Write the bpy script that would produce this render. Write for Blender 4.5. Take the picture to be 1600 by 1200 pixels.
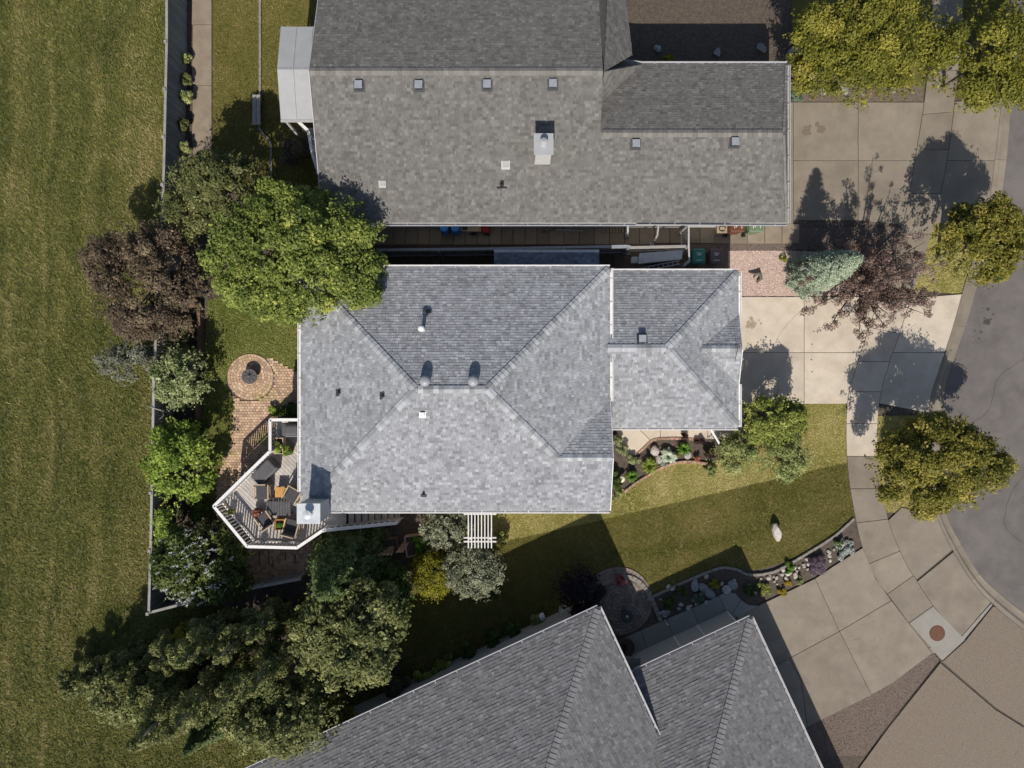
import bpy, math, random
import numpy as np
from mathutils import Vector

for o in list(bpy.data.objects):
    bpy.data.objects.remove(o, do_unlink=True)
scene = bpy.context.scene
COL = scene.collection

# ---------------------------------------------------------------- camera, sky, sun, exposure
H = 32.0                      # drone height above the ground
S0 = 100.0 / 3.0              # plan scale of the survey sketch: units per metre on the ground
cam_data = bpy.data.cameras.new('camera')
cam_data.sensor_width = 36.0
cam_data.lens = 24.0
cam_data.clip_start = 0.5
cam_data.clip_end = 2000.0
cam = bpy.data.objects.new('camera', cam_data)
cam.location = (0, 0, H)
COL.objects.link(cam)
scene.camera = cam

SUN_D = Vector((0.11, 1.0, -1.0)).normalized()     # direction the light travels
world = bpy.data.worlds.new('World')
scene.world = world
world.use_nodes = True
wn = world.node_tree
wn.nodes.clear()
sky = wn.nodes.new('ShaderNodeTexSky')
sky.sky_type = 'NISHITA'
sky.sun_disc = False
sky.sun_elevation = math.asin(-SUN_D.z)
sky.sun_rotation = math.atan2(-SUN_D.x, -SUN_D.y)
bg = wn.nodes.new('ShaderNodeBackground')
bg.inputs['Strength'].default_value = 0.09
wo = wn.nodes.new('ShaderNodeOutputWorld')
wn.links.new(sky.outputs[0], bg.inputs['Color'])
wn.links.new(bg.outputs[0], wo.inputs['Surface'])

sun_data = bpy.data.lights.new('sun', 'SUN')
sun_data.energy = 4.3
sun_data.angle = math.radians(0.53)
sun_data.color = (1.0, 0.95, 0.87)
sun = bpy.data.objects.new('sun', sun_data)
sun.rotation_euler = SUN_D.to_track_quat('-Z', 'Y').to_euler()
sun.location = (-5, -40, 45)
COL.objects.link(sun)

scene.view_settings.view_transform = 'Standard'
scene.view_settings.look = 'None'
scene.view_settings.exposure = 0.1
scene.view_settings.gamma = 1.0
scene.view_settings.use_curve_mapping = False
scene.render.resolution_x = 1024
scene.render.resolution_y = 768

# ---------------------------------------------------------------- helpers
RNG = np.random.default_rng(7)
random.seed(7)

def sc(z):
    return S0 * H / (H - z)

def W(px, py, z=0.0):
    """plan sketch position of a point at height z -> metres"""
    s = sc(z)
    return Vector(((px - 800.0) / s, (600.0 - py) / s, z))

def WP(pts, z=0.0):
    return [W(p[0], p[1], z) for p in pts]

class MB:
    """collects faces for one mesh"""
    def __init__(self):
        self.v = []; self.f = []; self.t = []
    def add(self, vs, fs, t=0.5):
        n = len(self.v)
        self.v.extend([tuple(p) for p in vs])
        for f in fs:
            self.f.append(tuple(i + n for i in f)); self.t.append(t)
        return self
    def box(self, c, s, rz=0.0, t=0.5):
        cx, cy, cz = c; a, b, h = s[0]/2, s[1]/2, s[2]/2
        co, si = math.cos(rz), math.sin(rz)
        vs = []
        for z in (-h, h):
            for x, y in ((-a, -b), (a, -b), (a, b), (-a, b)):
                vs.append((cx + x*co - y*si, cy + x*si + y*co, cz + z))
        return self.add(vs, [(3,2,1,0),(4,5,6,7),(0,1,5,4),(1,2,6,5),(2,3,7,6),(3,0,4,7)], t)
    def bar(self, p0, p1, w, h, up=(0,0,1), t=0.5):
        p0 = Vector(p0); p1 = Vector(p1); d = (p1 - p0).normalized()
        up = Vector(up)
        if abs(d.dot(up)) > 0.98: up = Vector((1, 0, 0))
        s = d.cross(up).normalized(); u = s.cross(d).normalized()
        vs = []
        for p in (p0, p1):
            for a, b in ((-1,-1),(1,-1),(1,1),(-1,1)):
                vs.append(p + s*(a*w/2) + u*(b*h/2))
        return self.add(vs, [(0,1,2,3),(7,6,5,4),(0,4,5,1),(1,5,6,2),(2,6,7,3),(3,7,4,0)], t)
    def prism(self, poly, z0, z1, t=0.5):
        poly = [(p[0], p[1]) for p in poly]
        ar = sum(poly[i-1][0]*poly[i][1] - poly[i][0]*poly[i-1][1] for i in range(len(poly)))
        if ar < 0: poly = poly[::-1]
        n = len(poly)
        vs = [(x, y, z0) for x, y in poly] + [(x, y, z1) for x, y in poly]
        fs = [tuple(range(n, 2*n)), tuple(range(n-1, -1, -1))]
        fs += [(i, (i+1) % n, n + (i+1) % n, n + i) for i in range(n)]
        return self.add(vs, fs, t)
    def tube(self, pts, rad, seg=8, t=0.5, cap=True):
        pts = [Vector(p) for p in pts]
        if not hasattr(rad, '__len__'): rad = [rad]*len(pts)
        base = len(self.v); rings = []
        prev = None
        for i, p in enumerate(pts):
            d = (pts[min(i+1, len(pts)-1)] - pts[max(i-1, 0)]).normalized()
            a = prev if prev is not None else (Vector((1,0,0)) if abs(d.x) < .9 else Vector((0,1,0)))
            u = (a - d*a.dot(d)).normalized(); prev = u
            w = d.cross(u)
            for k in range(seg):
                an = 2*math.pi*k/seg
                self.v.append(tuple(p + (u*math.cos(an) + w*math.sin(an))*rad[i]))
        for i in range(len(pts)-1):
            for k in range(seg):
                a = base + i*seg + k; b = base + i*seg + (k+1) % seg
                self.f.append((a, b, b+seg, a+seg)); self.t.append(t)
        if cap:
            self.f.append(tuple(base + k for k in range(seg-1, -1, -1))); self.t.append(t)
            e = base + (len(pts)-1)*seg
            self.f.append(tuple(e + k for k in range(seg))); self.t.append(t)
        return self
    def cyl(self, c, r, h, seg=16, t=0.5, r2=None):
        c = Vector(c)
        return self.tube([c, c + Vector((0,0,h))], [r, r if r2 is None else r2], seg, t)
    def lathe(self, c, prof, seg=16, t=0.5):
        c = Vector(c)
        base = len(self.v)
        for r, z in prof:
            for k in range(seg):
                an = 2*math.pi*k/seg
                self.v.append((c.x + r*math.cos(an), c.y + r*math.sin(an), c.z + z))
        for i in range(len(prof)-1):
            for k in range(seg):
                a = base + i*seg + k; b = base + i*seg + (k+1) % seg
                self.f.append((a, b, b+seg, a+seg)); self.t.append(t)
        self.f.append(tuple(base + k for k in range(seg-1, -1, -1))); self.t.append(t)
        e = base + (len(prof)-1)*seg
        self.f.append(tuple(e + k for k in range(seg))); self.t.append(t)
        return self

ROOT = {}
def _link(name, me, m, parent):
    o = bpy.data.objects.new(name, me)
    if m is not None: me.materials.append(m)
    COL.objects.link(o)
    if parent is not None: o.parent = parent
    return o

def rootloc(parent):
    while parent is not None and parent.parent is not None: parent = parent.parent
    return ROOT.get(parent.name, (0, 0, 0)) if parent is not None else (0, 0, 0)

def obj(name, mb, m, parent=None, smooth=False, local=False, origin=None):
    """one mesh object; coordinates in metres of the place (or of the thing if local)"""
    v = np.array(mb.v, dtype=np.float64)
    if not local:
        if parent is not None: v = v - np.array(rootloc(parent))
        elif origin is not None: v = v - np.array(origin)
    me = bpy.data.meshes.new(name)
    me.from_pydata(v.tolist(), [], mb.f)
    at = me.attributes.new('tone', 'FLOAT', 'FACE')
    at.data.foreach_set('value', np.array(mb.t, dtype=np.float32))
    if smooth: me.polygons.foreach_set('use_smooth', [True]*len(me.polygons))
    me.update()
    o = _link(name, me, m, parent)
    if parent is None and origin is not None:
        o.location = origin; ROOT[o.name] = tuple(origin)
    return o

def npobj(name, v, q, tone, m, parent=None, smooth=False):
    """fast mesh from arrays; q is (n,3) or (n,4)"""
    v = v - np.array(rootloc(parent))
    me = bpy.data.meshes.new(name)
    n, k = q.shape
    me.vertices.add(len(v)); me.vertices.foreach_set('co', v.astype(np.float32).ravel())
    me.loops.add(n*k); me.loops.foreach_set('vertex_index', q.astype(np.int32).ravel())
    me.polygons.add(n)
    me.polygons.foreach_set('loop_start', np.arange(0, n*k, k, dtype=np.int32))
    me.update(calc_edges=True)
    at = me.attributes.new('tone', 'FLOAT', 'FACE')
    at.data.foreach_set('value', tone.astype(np.float32))
    if smooth: me.polygons.foreach_set('use_smooth', [True]*n)
    return _link(name, me, m, parent)

def tag(o, label=None, cat=None, group=None, kind=None):
    if label: o['label'] = label
    if cat: o['category'] = cat
    if group: o['group'] = group
    if kind: o['kind'] = kind
    return o

def thing(name, label, cat, loc=(0,0,0), group=None, rz=0.0):
    o = bpy.data.objects.new(name, None)
    o.empty_display_size = 0.2
    COL.objects.link(o)
    o.location = loc; o.rotation_euler = (0, 0, rz)
    ROOT[o.name] = tuple(loc)
    return tag(o, label, cat, group)

def structure(name, mb, m, parent=None):
    o = obj(name, mb, m, parent)
    if parent is None: o['kind'] = 'structure'
    return o

def dup(root, loc, rz=0.0, label=None):
    r = root.copy(); COL.objects.link(r); r.location = loc; r.rotation_euler = (0, 0, rz)
    if label: r['label'] = label
    for ch in list(root.children):
        c = ch.copy(); COL.objects.link(c); c.parent = r
        for g in list(ch.children):
            d = g.copy(); COL.objects.link(d); d.parent = c
    ROOT[r.name] = tuple(loc)
    return r

def piece(name, src, parent, loc, rz=0.0, scale=None):
    """a copy of a small part sharing its mesh, placed in place coordinates"""
    o = bpy.data.objects.new(name, src)
    COL.objects.link(o); o.parent = parent
    r = rootloc(parent)
    o.location = (loc[0]-r[0], loc[1]-r[1], loc[2]-r[2])
    o.rotation_euler = (0, 0, rz)
    if scale: o.scale = scale
    return o

def mesh_of(name, mb, m):
    me = bpy.data.meshes.new(name)
    me.from_pydata(mb.v, [], mb.f)
    at = me.attributes.new('tone', 'FLOAT', 'FACE')
    at.data.foreach_set('value', np.array(mb.t, dtype=np.float32))
    me.materials.append(m); me.update()
    return me

# ---------------------------------------------------------------- materials
def mat(name, c1, c2=None, ns=4.0, rough=0.85, tone=0.0, rnd=0.0, bump=0.0, bs=60.0, spec=0.3,
        big=None, metal=0.0, fine=0.0, lo=0.35, hi=0.65, stretch=None):
    m = bpy.data.materials.new(name); m.use_nodes = True
    nt = m.node_tree; N = nt.nodes; L = nt.links; N.clear()
    out = N.new('ShaderNodeOutputMaterial'); p = N.new('ShaderNodeBsdfPrincipled')
    L.new(p.outputs[0], out.inputs['Surface'])
    p.inputs['Roughness'].default_value = rough
    p.inputs['Metallic'].default_value = metal
    p.inputs['Specular IOR Level'].default_value = spec
    tc = N.new('ShaderNodeTexCoord'); vec = tc.outputs['Object']
    oi = N.new('ShaderNodeObjectInfo')
    if rnd > 0:
        va = N.new('ShaderNodeVectorMath'); va.operation = 'MULTIPLY_ADD'
        va.inputs[1].default_value = (37.0, 53.0, 11.0)
        L.new(oi.outputs['Random'], va.inputs[0]); L.new(vec, va.inputs[2]); vec = va.outputs[0]
    if stretch:
        mp = N.new('ShaderNodeMapping'); mp.inputs['Scale'].default_value = stretch
        L.new(vec, mp.inputs['Vector']); vec = mp.outputs[0]
    def noise(scale, detail=5.0, r=0.6):
        n = N.new('ShaderNodeTexNoise'); n.inputs['Scale'].default_value = scale
        n.inputs['Detail'].default_value = detail; n.inputs['Roughness'].default_value = r
        L.new(vec, n.inputs['Vector']); return n.outputs['Fac']
    def rng(f, a, b, x=0.0, y=1.0):
        r = N.new('ShaderNodeMapRange'); r.inputs['From Min'].default_value = a; r.inputs['From Max'].default_value = b
        r.inputs['To Min'].default_value = x; r.inputs['To Max'].default_value = y
        L.new(f, r.inputs['Value']); return r.outputs[0]
    def mixc(f, a, b):
        x = N.new('ShaderNodeMix'); x.data_type = 'RGBA'
        if f is not None: L.new(f, x.inputs[0])
        for s, i in ((a, 6), (b, 7)):
            if isinstance(s, tuple): x.inputs[i].default_value = (*s, 1)
            else: L.new(s, x.inputs[i])
        return x.outputs[2]
    col = c1
    if c2 is not None: col = mixc(rng(noise(ns), lo, hi), c1, c2)
    if big is not None:
        for bc, bsc, a, b in (big if isinstance(big, list) else [big]):
            col = mixc(rng(noise(bsc, 4.0), a, b), col, bc)
    def mul(col, f):
        x = N.new('ShaderNodeMix'); x.data_type = 'RGBA'; x.blend_type = 'MULTIPLY'; x.inputs[0].default_value = 1.0
        if isinstance(col, tuple): x.inputs[6].default_value = (*col, 1)
        else: L.new(col, x.inputs[6])
        cb = N.new('ShaderNodeCombineColor')
        for i in range(3): L.new(f, cb.inputs[i])
        L.new(cb.outputs[0], x.inputs[7]); return x.outputs[2]
    if tone > 0:
        at = N.new('ShaderNodeAttribute'); at.attribute_name = 'tone'
        col = mul(col, rng(at.outputs['Fac'], 0, 1, 1-tone, 1+tone))
    if rnd > 0: col = mul(col, rng(oi.outputs['Random'], 0, 1, 1-rnd, 1+rnd))
    if fine > 0: col = mul(col, rng(noise(bs*0.6, 3.0), 0.25, 0.75, 1-fine, 1+fine))
    if isinstance(col, tuple): p.inputs['Base Color'].default_value = (*col, 1)
    else: L.new(col, p.inputs['Base Color'])
    if bump > 0:
        b = N.new('ShaderNodeBump'); b.inputs['Strength'].default_value = bump; b.inputs['Distance'].default_value = 0.02
        L.new(noise(bs, 4.0), b.inputs['Height']); L.new(b.outputs[0], p.inputs['Normal'])
    return m

def leafmat(name, dark, light, trans=0.25, third=None):
    m = bpy.data.materials.new(name); m.use_nodes = True
    nt = m.node_tree; N = nt.nodes; L = nt.links; N.clear()
    out = N.new('ShaderNodeOutputMaterial')
    at = N.new('ShaderNodeAttribute'); at.attribute_name = 'tone'
    cr = N.new('ShaderNodeValToRGB')
    cr.color_ramp.elements[0].color = (*dark, 1); cr.color_ramp.elements[1].color = (*light, 1)
    if third is not None:
        cr.color_ramp.elements[1].position = 0.82
        e = cr.color_ramp.elements.new(1.0); e.color = (*third, 1)
    L.new(at.outputs['Fac'], cr.inputs[0])
    d = N.new('ShaderNodeBsdfPrincipled'); d.inputs['Roughness'].default_value = 0.55
    d.inputs['Specular IOR Level'].default_value = 0.25
    t = N.new('ShaderNodeBsdfTranslucent'); mx = N.new('ShaderNodeMixShader'); mx.inputs[0].default_value = trans
    L.new(cr.outputs[0], d.inputs['Base Color']); L.new(cr.outputs[0], t.inputs['Color'])
    L.new(d.outputs[0], mx.inputs[1]); L.new(t.outputs[0], mx.inputs[2]); L.new(mx.outputs[0], out.inputs['Surface'])
    return m

M = {}
M['soil'] = mat('soil', (.075,.058,.045), (.13,.10,.075), 9, tone=.3, bump=.8, bs=45, fine=.35)
M['ground'] = mat('ground', (.10,.10,.04), (.16,.14,.06), 3, bump=.4, bs=20)
M['field'] = mat('field_ground', (.085,.088,.022), (.135,.118,.038), 1.2, bump=.8, bs=25, fine=.35,
                 big=[((.165,.125,.055), .55, .52, .72), ((.07,.06,.03), .9, .66, .8)], stretch=(1.0,.42,1))
M['lawn'] = mat('lawn_ground', (.24,.21,.06), (.36,.30,.115), 2.2, bump=.7, bs=40, fine=.3,
                big=((.42,.33,.17), .8, .5, .7))
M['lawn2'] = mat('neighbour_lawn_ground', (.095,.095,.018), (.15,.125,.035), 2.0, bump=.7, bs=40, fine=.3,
                 big=((.19,.15,.06), .8, .55, .75))  # darker lawn copy: dimming outside the main lot is in the colour
M['lawn3'] = mat('back_lawn_ground', (.11,.12,.03), (.20,.19,.06), 3, bump=.7, bs=40, fine=.3)
M['asphalt'] = mat('asphalt', (.13,.114,.105), (.17,.15,.138), 1.2, rough=.9, bump=.6, bs=70, fine=.30,
                   big=[((.185,.165,.15), .35, .5, .75), ((.10,.088,.08), 2.2, .66, .8)])
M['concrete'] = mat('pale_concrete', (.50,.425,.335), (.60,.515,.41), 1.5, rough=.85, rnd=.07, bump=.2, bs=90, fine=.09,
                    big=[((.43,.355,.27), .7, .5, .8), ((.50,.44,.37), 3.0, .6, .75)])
M['concrete2'] = mat('dimmed_concrete', (.225,.188,.145), (.27,.228,.175), 1.3, rough=.88, rnd=.09, bump=.2, bs=90, fine=.10,
                     big=[((.175,.142,.107), .6, .5, .8), ((.20,.17,.135), 3.0, .6, .75)])  # darker copy of the concrete: dimming outside the main lot painted into its colour
M['concrete3'] = mat('grey_concrete', (.27,.25,.215), (.31,.285,.245), 1.5, rough=.88, rnd=.06, bump=.15, bs=90, fine=.07)
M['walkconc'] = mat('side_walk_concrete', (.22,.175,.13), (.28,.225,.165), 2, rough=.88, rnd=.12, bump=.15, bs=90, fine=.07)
M['joint'] = mat('joint_dirt', (.075,.062,.048), (.12,.10,.075), 6, bump=.3)
M['sand'] = mat('joint_sand', (.16,.115,.075), (.22,.165,.11), 6, bump=.3)
M['aggregate'] = mat('exposed_aggregate', (.16,.125,.095), (.26,.21,.16), 30, rough=.9, bump=.7, bs=70, fine=.35)
M['shingle'] = mat('grey_shingle', (.285,.288,.30), (.355,.358,.37), 3, rough=.95, tone=.30, bump=.35, bs=160, fine=.14, spec=.1, big=((.26,.263,.275), .5, .5, .75))
M['shingle2'] = mat('brown_grey_shingle', (.150,.140,.128), (.19,.18,.165), 3, rough=.95, tone=.26, bump=.35, bs=160, fine=.12, spec=.1)
M['shingle3'] = mat('cool_grey_shingle', (.165,.16,.162), (.20,.195,.195), 3, rough=.95, tone=.26, bump=.35, bs=160, fine=.12, spec=.1)
M['cap'] = mat('ridge_cap_shingle', (.30,.305,.315), (.38,.385,.395), 6, rough=.95, rnd=.30, bump=.35, bs=160, fine=.12, spec=.1)
M['cap2'] = mat('brown_ridge_cap', (.185,.172,.155), (.225,.21,.19), 6, rough=.95, rnd=.16, bump=.35, bs=160, fine=.12, spec=.1)
M['cap3'] = mat('cool_ridge_cap', (.185,.18,.18), (.22,.215,.215), 6, rough=.95, rnd=.12, bump=.35, bs=160, fine=.12, spec=.1)
M['underlay'] = mat('roof_underlay', (.10,.10,.105), (.13,.13,.135), 4, rough=.95)
M['underlay2'] = mat('roof_underlay_brown', (.08,.075,.07), (.10,.095,.09), 4, rough=.95)
M['white'] = mat('white_metal', (.70,.68,.66), (.80,.78,.76), 5, rough=.45, spec=.4, big=((.48,.44,.39), 1.6, .58, .78))
M['offwhite'] = mat('dull_white_metal', (.40,.39,.385), (.47,.455,.45), 5, rough=.5, spec=.4)
M['siding'] = mat('pale_siding', (.42,.41,.39), (.48,.47,.45), 3, rough=.7, stretch=(1,1,6))
M['stucco'] = mat('tan_stucco', (.30,.26,.21), (.36,.31,.255), 8, rough=.95, bump=.3)
M['glass'] = mat('window_glass', (.02,.025,.03), (.03,.035,.04), 3, rough=.06, spec=.6)
M['darkmetal'] = mat('dark_metal', (.03,.032,.036), (.05,.052,.056), 10, rough=.5, spec=.4)
M['greymetal'] = mat('grey_metal', (.25,.26,.28), (.32,.33,.35), 6, rough=.45, spec=.5)
M['galv'] = mat('galvanised_metal', (.52,.54,.55), (.62,.64,.65), 6, rough=.4, spec=.5, big=((.45,.47,.49), 2.0, .5, .7))
M['panel'] = mat('white_roof_panel', (.36,.36,.36), (.40,.40,.40), 2, rough=.5, fine=.03)
M['bluetarp'] = mat('shed_shingle', (.16,.19,.23), (.21,.24,.285), 4, rough=.9, tone=.3, fine=.15, bs=100)
M['fence'] = mat('grey_stained_board', (.17,.19,.20), (.24,.255,.26), 3, rough=.85, rnd=.16, stretch=(4,4,.6))
M['fencecap'] = mat('fence_cap_board', (.26,.245,.225), (.34,.32,.295), 4, rough=.85, rnd=.1)
M['deck'] = mat('weathered_deck_board', (.40,.36,.325), (.55,.50,.455), 5, rough=.85, rnd=.14, fine=.1, bs=60)
M['rail'] = mat('white_rail_paint', (.72,.69,.66), (.80,.77,.74), 6, rough=.6, rnd=.05)
M['wood'] = mat('honey_wood', (.50,.24,.06), (.62,.31,.09), 6, rough=.6, rnd=.1)
M['palewood'] = mat('pale_wood', (.45,.33,.21), (.55,.42,.28), 6, rough=.7, rnd=.1)
M['timber'] = mat('brown_timber', (.13,.085,.055), (.20,.13,.085), 6, rough=.85, rnd=.15)
M['cushion'] = mat('dark_cushion', (.06,.055,.06), (.085,.078,.08), 12, rough=.95, fine=.1)
M['cover'] = mat('charcoal_cover', (.085,.082,.085), (.115,.11,.11), 5, rough=.8)
M['brick'] = mat('tan_paver', (.47,.315,.21), (.58,.41,.28), 3, rough=.9, tone=.28, bump=.3, bs=80, fine=.15,
                 big=((.42,.33,.13), 1.0, .55, .72))
M['brick2'] = mat('grey_paver', (.19,.15,.125), (.25,.20,.165), 3, rough=.9, tone=.25, bump=.3, bs=80, fine=.15)
M['edgebrick'] = mat('edging_brick', (.34,.20,.14), (.44,.29,.21), 4, rough=.9, rnd=.2, bump=.3)
M['kerbstone'] = mat('concrete_edging', (.22,.195,.165), (.28,.25,.21), 4, rough=.9, rnd=.08, bump=.2)
M['rock'] = mat('grey_stone', (.22,.22,.22), (.36,.36,.355), 4, rough=.9, rnd=.2, bump=.7, bs=14, fine=.15)
M['paleroc'] = mat('pale_stone', (.36,.32,.28), (.48,.43,.38), 5, rough=.9, rnd=.2, bump=.6, bs=16, fine=.15)
M['pinkgravel'] = mat('pink_gravel', (.42,.305,.25), (.58,.44,.375), 30, rough=.95, tone=.4, bump=.8, bs=60, fine=.3)
M['browngravel'] = mat('brown_gravel', (.13,.098,.08), (.20,.155,.125), 30, rough=.95, tone=.4, bump=.8, bs=60, fine=.3)
M['bark'] = mat('bark', (.10,.085,.07), (.16,.135,.11), 14, rough=.95, bump=.6, bs=30)
M['palebark'] = mat('pale_bark', (.27,.25,.205), (.36,.335,.28), 10, rough=.95, bump=.5, bs=25)
M['teal'] = mat('teal_plastic', (.03,.17,.14), (.045,.21,.175), 6, rough=.5)
M['mauve'] = mat('plum_plastic', (.105,.075,.085), (.13,.095,.105), 6, rough=.5)
M['binbrown'] = mat('brown_plastic', (.11,.042,.024), (.14,.052,.03), 6, rough=.5)
M['bingreen'] = mat('green_plastic', (.12,.17,.10), (.15,.205,.12), 6, rough=.5)
M['blue'] = mat('blue_plastic', (.02,.14,.38), (.03,.18,.46), 6, rough=.4)
M['red'] = mat('red_paint', (.30,.02,.025), (.40,.03,.035), 6, rough=.45)
M['terracotta'] = mat('terracotta', (.35,.14,.08), (.45,.19,.11), 6, rough=.9)
M['rust'] = mat('rusty_iron', (.13,.062,.038), (.19,.10,.062), 18, rough=.85, metal=.2, bump=.5, bs=40)
M['cream'] = mat('cream_glaze', (.70,.62,.45), (.78,.70,.53), 6, rough=.5)
M['black'] = mat('black_iron', (.015,.015,.016), (.03,.03,.032), 9, rough=.5)
M['stain'] = mat('oil_stain', (.05,.044,.04), (.085,.075,.068), 9, rough=.8)
M['print'] = mat('white_print', (.60,.60,.60), (.66,.66,.66), 9, rough=.6)
# ---------------------------------------------------------------- polygons and grass
def inside(poly, x, y):
    c = np.zeros(len(x), bool)
    n = len(poly)
    for i in range(n):
        x0, y0 = poly[i-1][0], poly[i-1][1]; x1, y1 = poly[i][0], poly[i][1]
        if y0 == y1: continue
        h = (y0 > y) != (y1 > y)
        c ^= h & (x < (x1-x0)*(y-y0)/(y1-y0) + x0)
    return c

def smooth_line(pts, k=4):
    pts = [np.array(p[:2], float) for p in pts]; out = []
    for i in range(len(pts)-1):
        p0 = pts[max(i-1, 0)]; p1 = pts[i]; p2 = pts[i+1]; p3 = pts[min(i+2, len(pts)-1)]
        for j in range(k):
            t = j/k
            out.append(tuple(.5*((2*p1)+(-p0+p2)*t+(2*p0-5*p1+4*p2-p3)*t*t+(-p0+3*p1-3*p2+p3)*t**3)))
    out.append(tuple(pts[-1]))
    return out

def sheet(name, poly, z, m, kind='structure', parent=None):
    mb = MB(); pts = [(p[0], p[1]) for p in poly]
    ar = sum(pts[i-1][0]*pts[i][1] - pts[i][0]*pts[i-1][1] for i in range(len(pts)))
    if ar < 0: pts = pts[::-1]
    mb.add([(x, y, z) for x, y in pts], [tuple(range(len(pts)))])
    return structure(name, mb, m, parent)

def grass(name, label, poly, z, m, dens, hgt, wid, seed, blades=3, rows=None, spots=(), rough=.6):
    rng = np.random.default_rng(seed)
    P = np.array([(p[0], p[1]) for p in poly]); lo = P.min(0); hi = P.max(0)
    n = int((hi-lo).prod()*dens)
    xy = lo + rng.random((n, 2))*(hi-lo)
    xy = xy[inside(poly, xy[:, 0], xy[:, 1])]
    n = len(xy)
    def vnoise(cell):
        g = rng.random((int((hi-lo)[0]/cell)+3, int((hi-lo)[1]/cell)+3)); q = (xy-lo)/cell; i = q.astype(int); f = q-i; f = f*f*(3-2*f)
        return (g[i[:,0],i[:,1]]*(1-f[:,0])*(1-f[:,1]) + g[i[:,0]+1,i[:,1]]*f[:,0]*(1-f[:,1]) + g[i[:,0],i[:,1]+1]*(1-f[:,0])*f[:,1] + g[i[:,0]+1,i[:,1]+1]*f[:,0]*f[:,1])
    clump = vnoise(.17)
    patch = .46 + rough*(.75*(clump-.5) + .5*(vnoise(.45)-.5) + .55*(vnoise(1.3)-.5)) + .12*np.sin(xy[:, 0]*1.9 + 1.3*np.sin(xy[:, 1]*.7+seed)) * np.sin(xy[:, 1]*1.1 + np.sin(xy[:, 0]*1.3)*2.0)
    if rows:      # mowing lines and dry patches running along the fence
        w1 = xy[:, 0] + .25*np.sin(xy[:, 1]*.31) + .12*np.sin(xy[:, 1]*.9)
        for xc, ww, am in rows: patch += am*1.35*np.exp(-((w1-xc)/ww)**2)*(.65+.35*np.sin(xy[:, 1]*.8+xc*3))
        for xc, yc, ww, am in spots: patch += am*np.exp(-(((xy[:, 0]-xc)**2+(xy[:, 1]-yc)**2*.6)/ww**2))
    V = []; T = []
    for b in range(blades):
        an = rng.random(n)*2*math.pi
        h = hgt*(.45+.6*rng.random(n)+.9*clump**2); w = wid*(.6+.8*rng.random(n))
        lean = h*(.5+1.3*rng.random(n))
        ca, sa = np.cos(an), np.sin(an)
        ox = xy[:, 0] + rng.normal(0, wid, n); oy = xy[:, 1] + rng.normal(0, wid, n)
        a = np.stack([ox - sa*w, oy + ca*w, np.full(n, z)], 1)
        c = np.stack([ox + sa*w, oy - ca*w, np.full(n, z)], 1)
        t = np.stack([ox + ca*lean, oy + sa*lean, z + h], 1)
        V.append(np.stack([a, c, t], 1)); T.append(np.clip(patch + rng.normal(0, .24, n), 0, 1))
    V = np.concatenate(V).reshape(-1, 3); T = np.concatenate(T)
    o = npobj(name, V, np.arange(len(V)).reshape(-1, 3), T, m)
    return tag(o, label, 'grass', kind='stuff')

GL = {}
GL['field'] = leafmat('field_grass_blade', (.075,.095,.015), (.225,.222,.052), .2, (.36,.30,.12))
GL['lawn'] = leafmat('lawn_blade', (.25,.245,.05), (.49,.435,.14), .2, (.68,.56,.27))
GL['lawn2'] = leafmat('neighbour_lawn_blade', (.115,.115,.018), (.25,.21,.053), .2, (.38,.295,.13))  # blade colours hold the same painted dimming as the ground below
GL['lawn3'] = leafmat('back_lawn_blade', (.13,.17,.028), (.30,.31,.08), .2, (.45,.39,.15))

# ---------------------------------------------------------------- ground
ZY = 0.06      # yard level; the street lies at 0
mb = MB(); mb.add([(-700,-700,-.10),(700,-700,-.10),(700,700,-.10),(-700,700,-.10)], [(0,1,2,3)])
structure('ground', mb, M['ground'])

sw_w = [(1458,-80),(1452,60),(1442,160),(1430,235),(1415,325),(1394,400),(1372,465),(1352,525),(1339,565),(1325,612),(1321,650),(1321,700),(1325,750),(1334,803),(1346,855),(1366,903),(1391,935),(1418,972),(1456,1020)]
sw_e = [(1506,-80),(1500,60),(1490,155),(1480,235),(1463,325),(1442,405),(1420,470),(1399,535),(1388,565),(1375,612),(1370,650),(1369,700),(1373,750),(1383,800),(1395,838),(1414,880),(1430,905),(1456,945),(1502,996)]
gut_i = [(1572,-80),(1570,60),(1563,155),(1552,250),(1540,335),(1520,400),(1505,445),(1487,510),(1465,578),(1452,620),(1446,680),(1447,740),(1460,803),(1487,860),(1515,905),(1548,942),(1600,985),(1700,1060)]
gut_o = [(1592,-80),(1590,60),(1580,155),(1572,250),(1560,330),(1542,400),(1527,445),(1508,510),(1485,575),(1474,620),(1468,680),(1468,740),(1478,803),(1502,852),(1530,897),(1562,928),(1612,967),(1715,1040)]
sw_w = smooth_line(sw_w); sw_e = smooth_line(sw_e); gut_i = smooth_line(gut_i); gut_o = smooth_line(gut_o)
SWW = WP(sw_w); SWE = WP(sw_e); GI = WP(gut_i); GO = WP(gut_o)

st_poly = [(p.x, p.y) for p in GO] + [(60, GO[-1].y), (60, 60), (GO[0].x, 60)]
street = sheet('street', st_poly, 0.0, M['asphalt'])
yard_poly = [(p.x, p.y) for p in GI] + [(GI[-1].x, -21.5), (-17.5, -21.5), (-17.5, 21.5), (GI[0].x, 21.5)]
sheet('yard_soil', yard_poly, ZY - .02, M['soil'])

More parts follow.
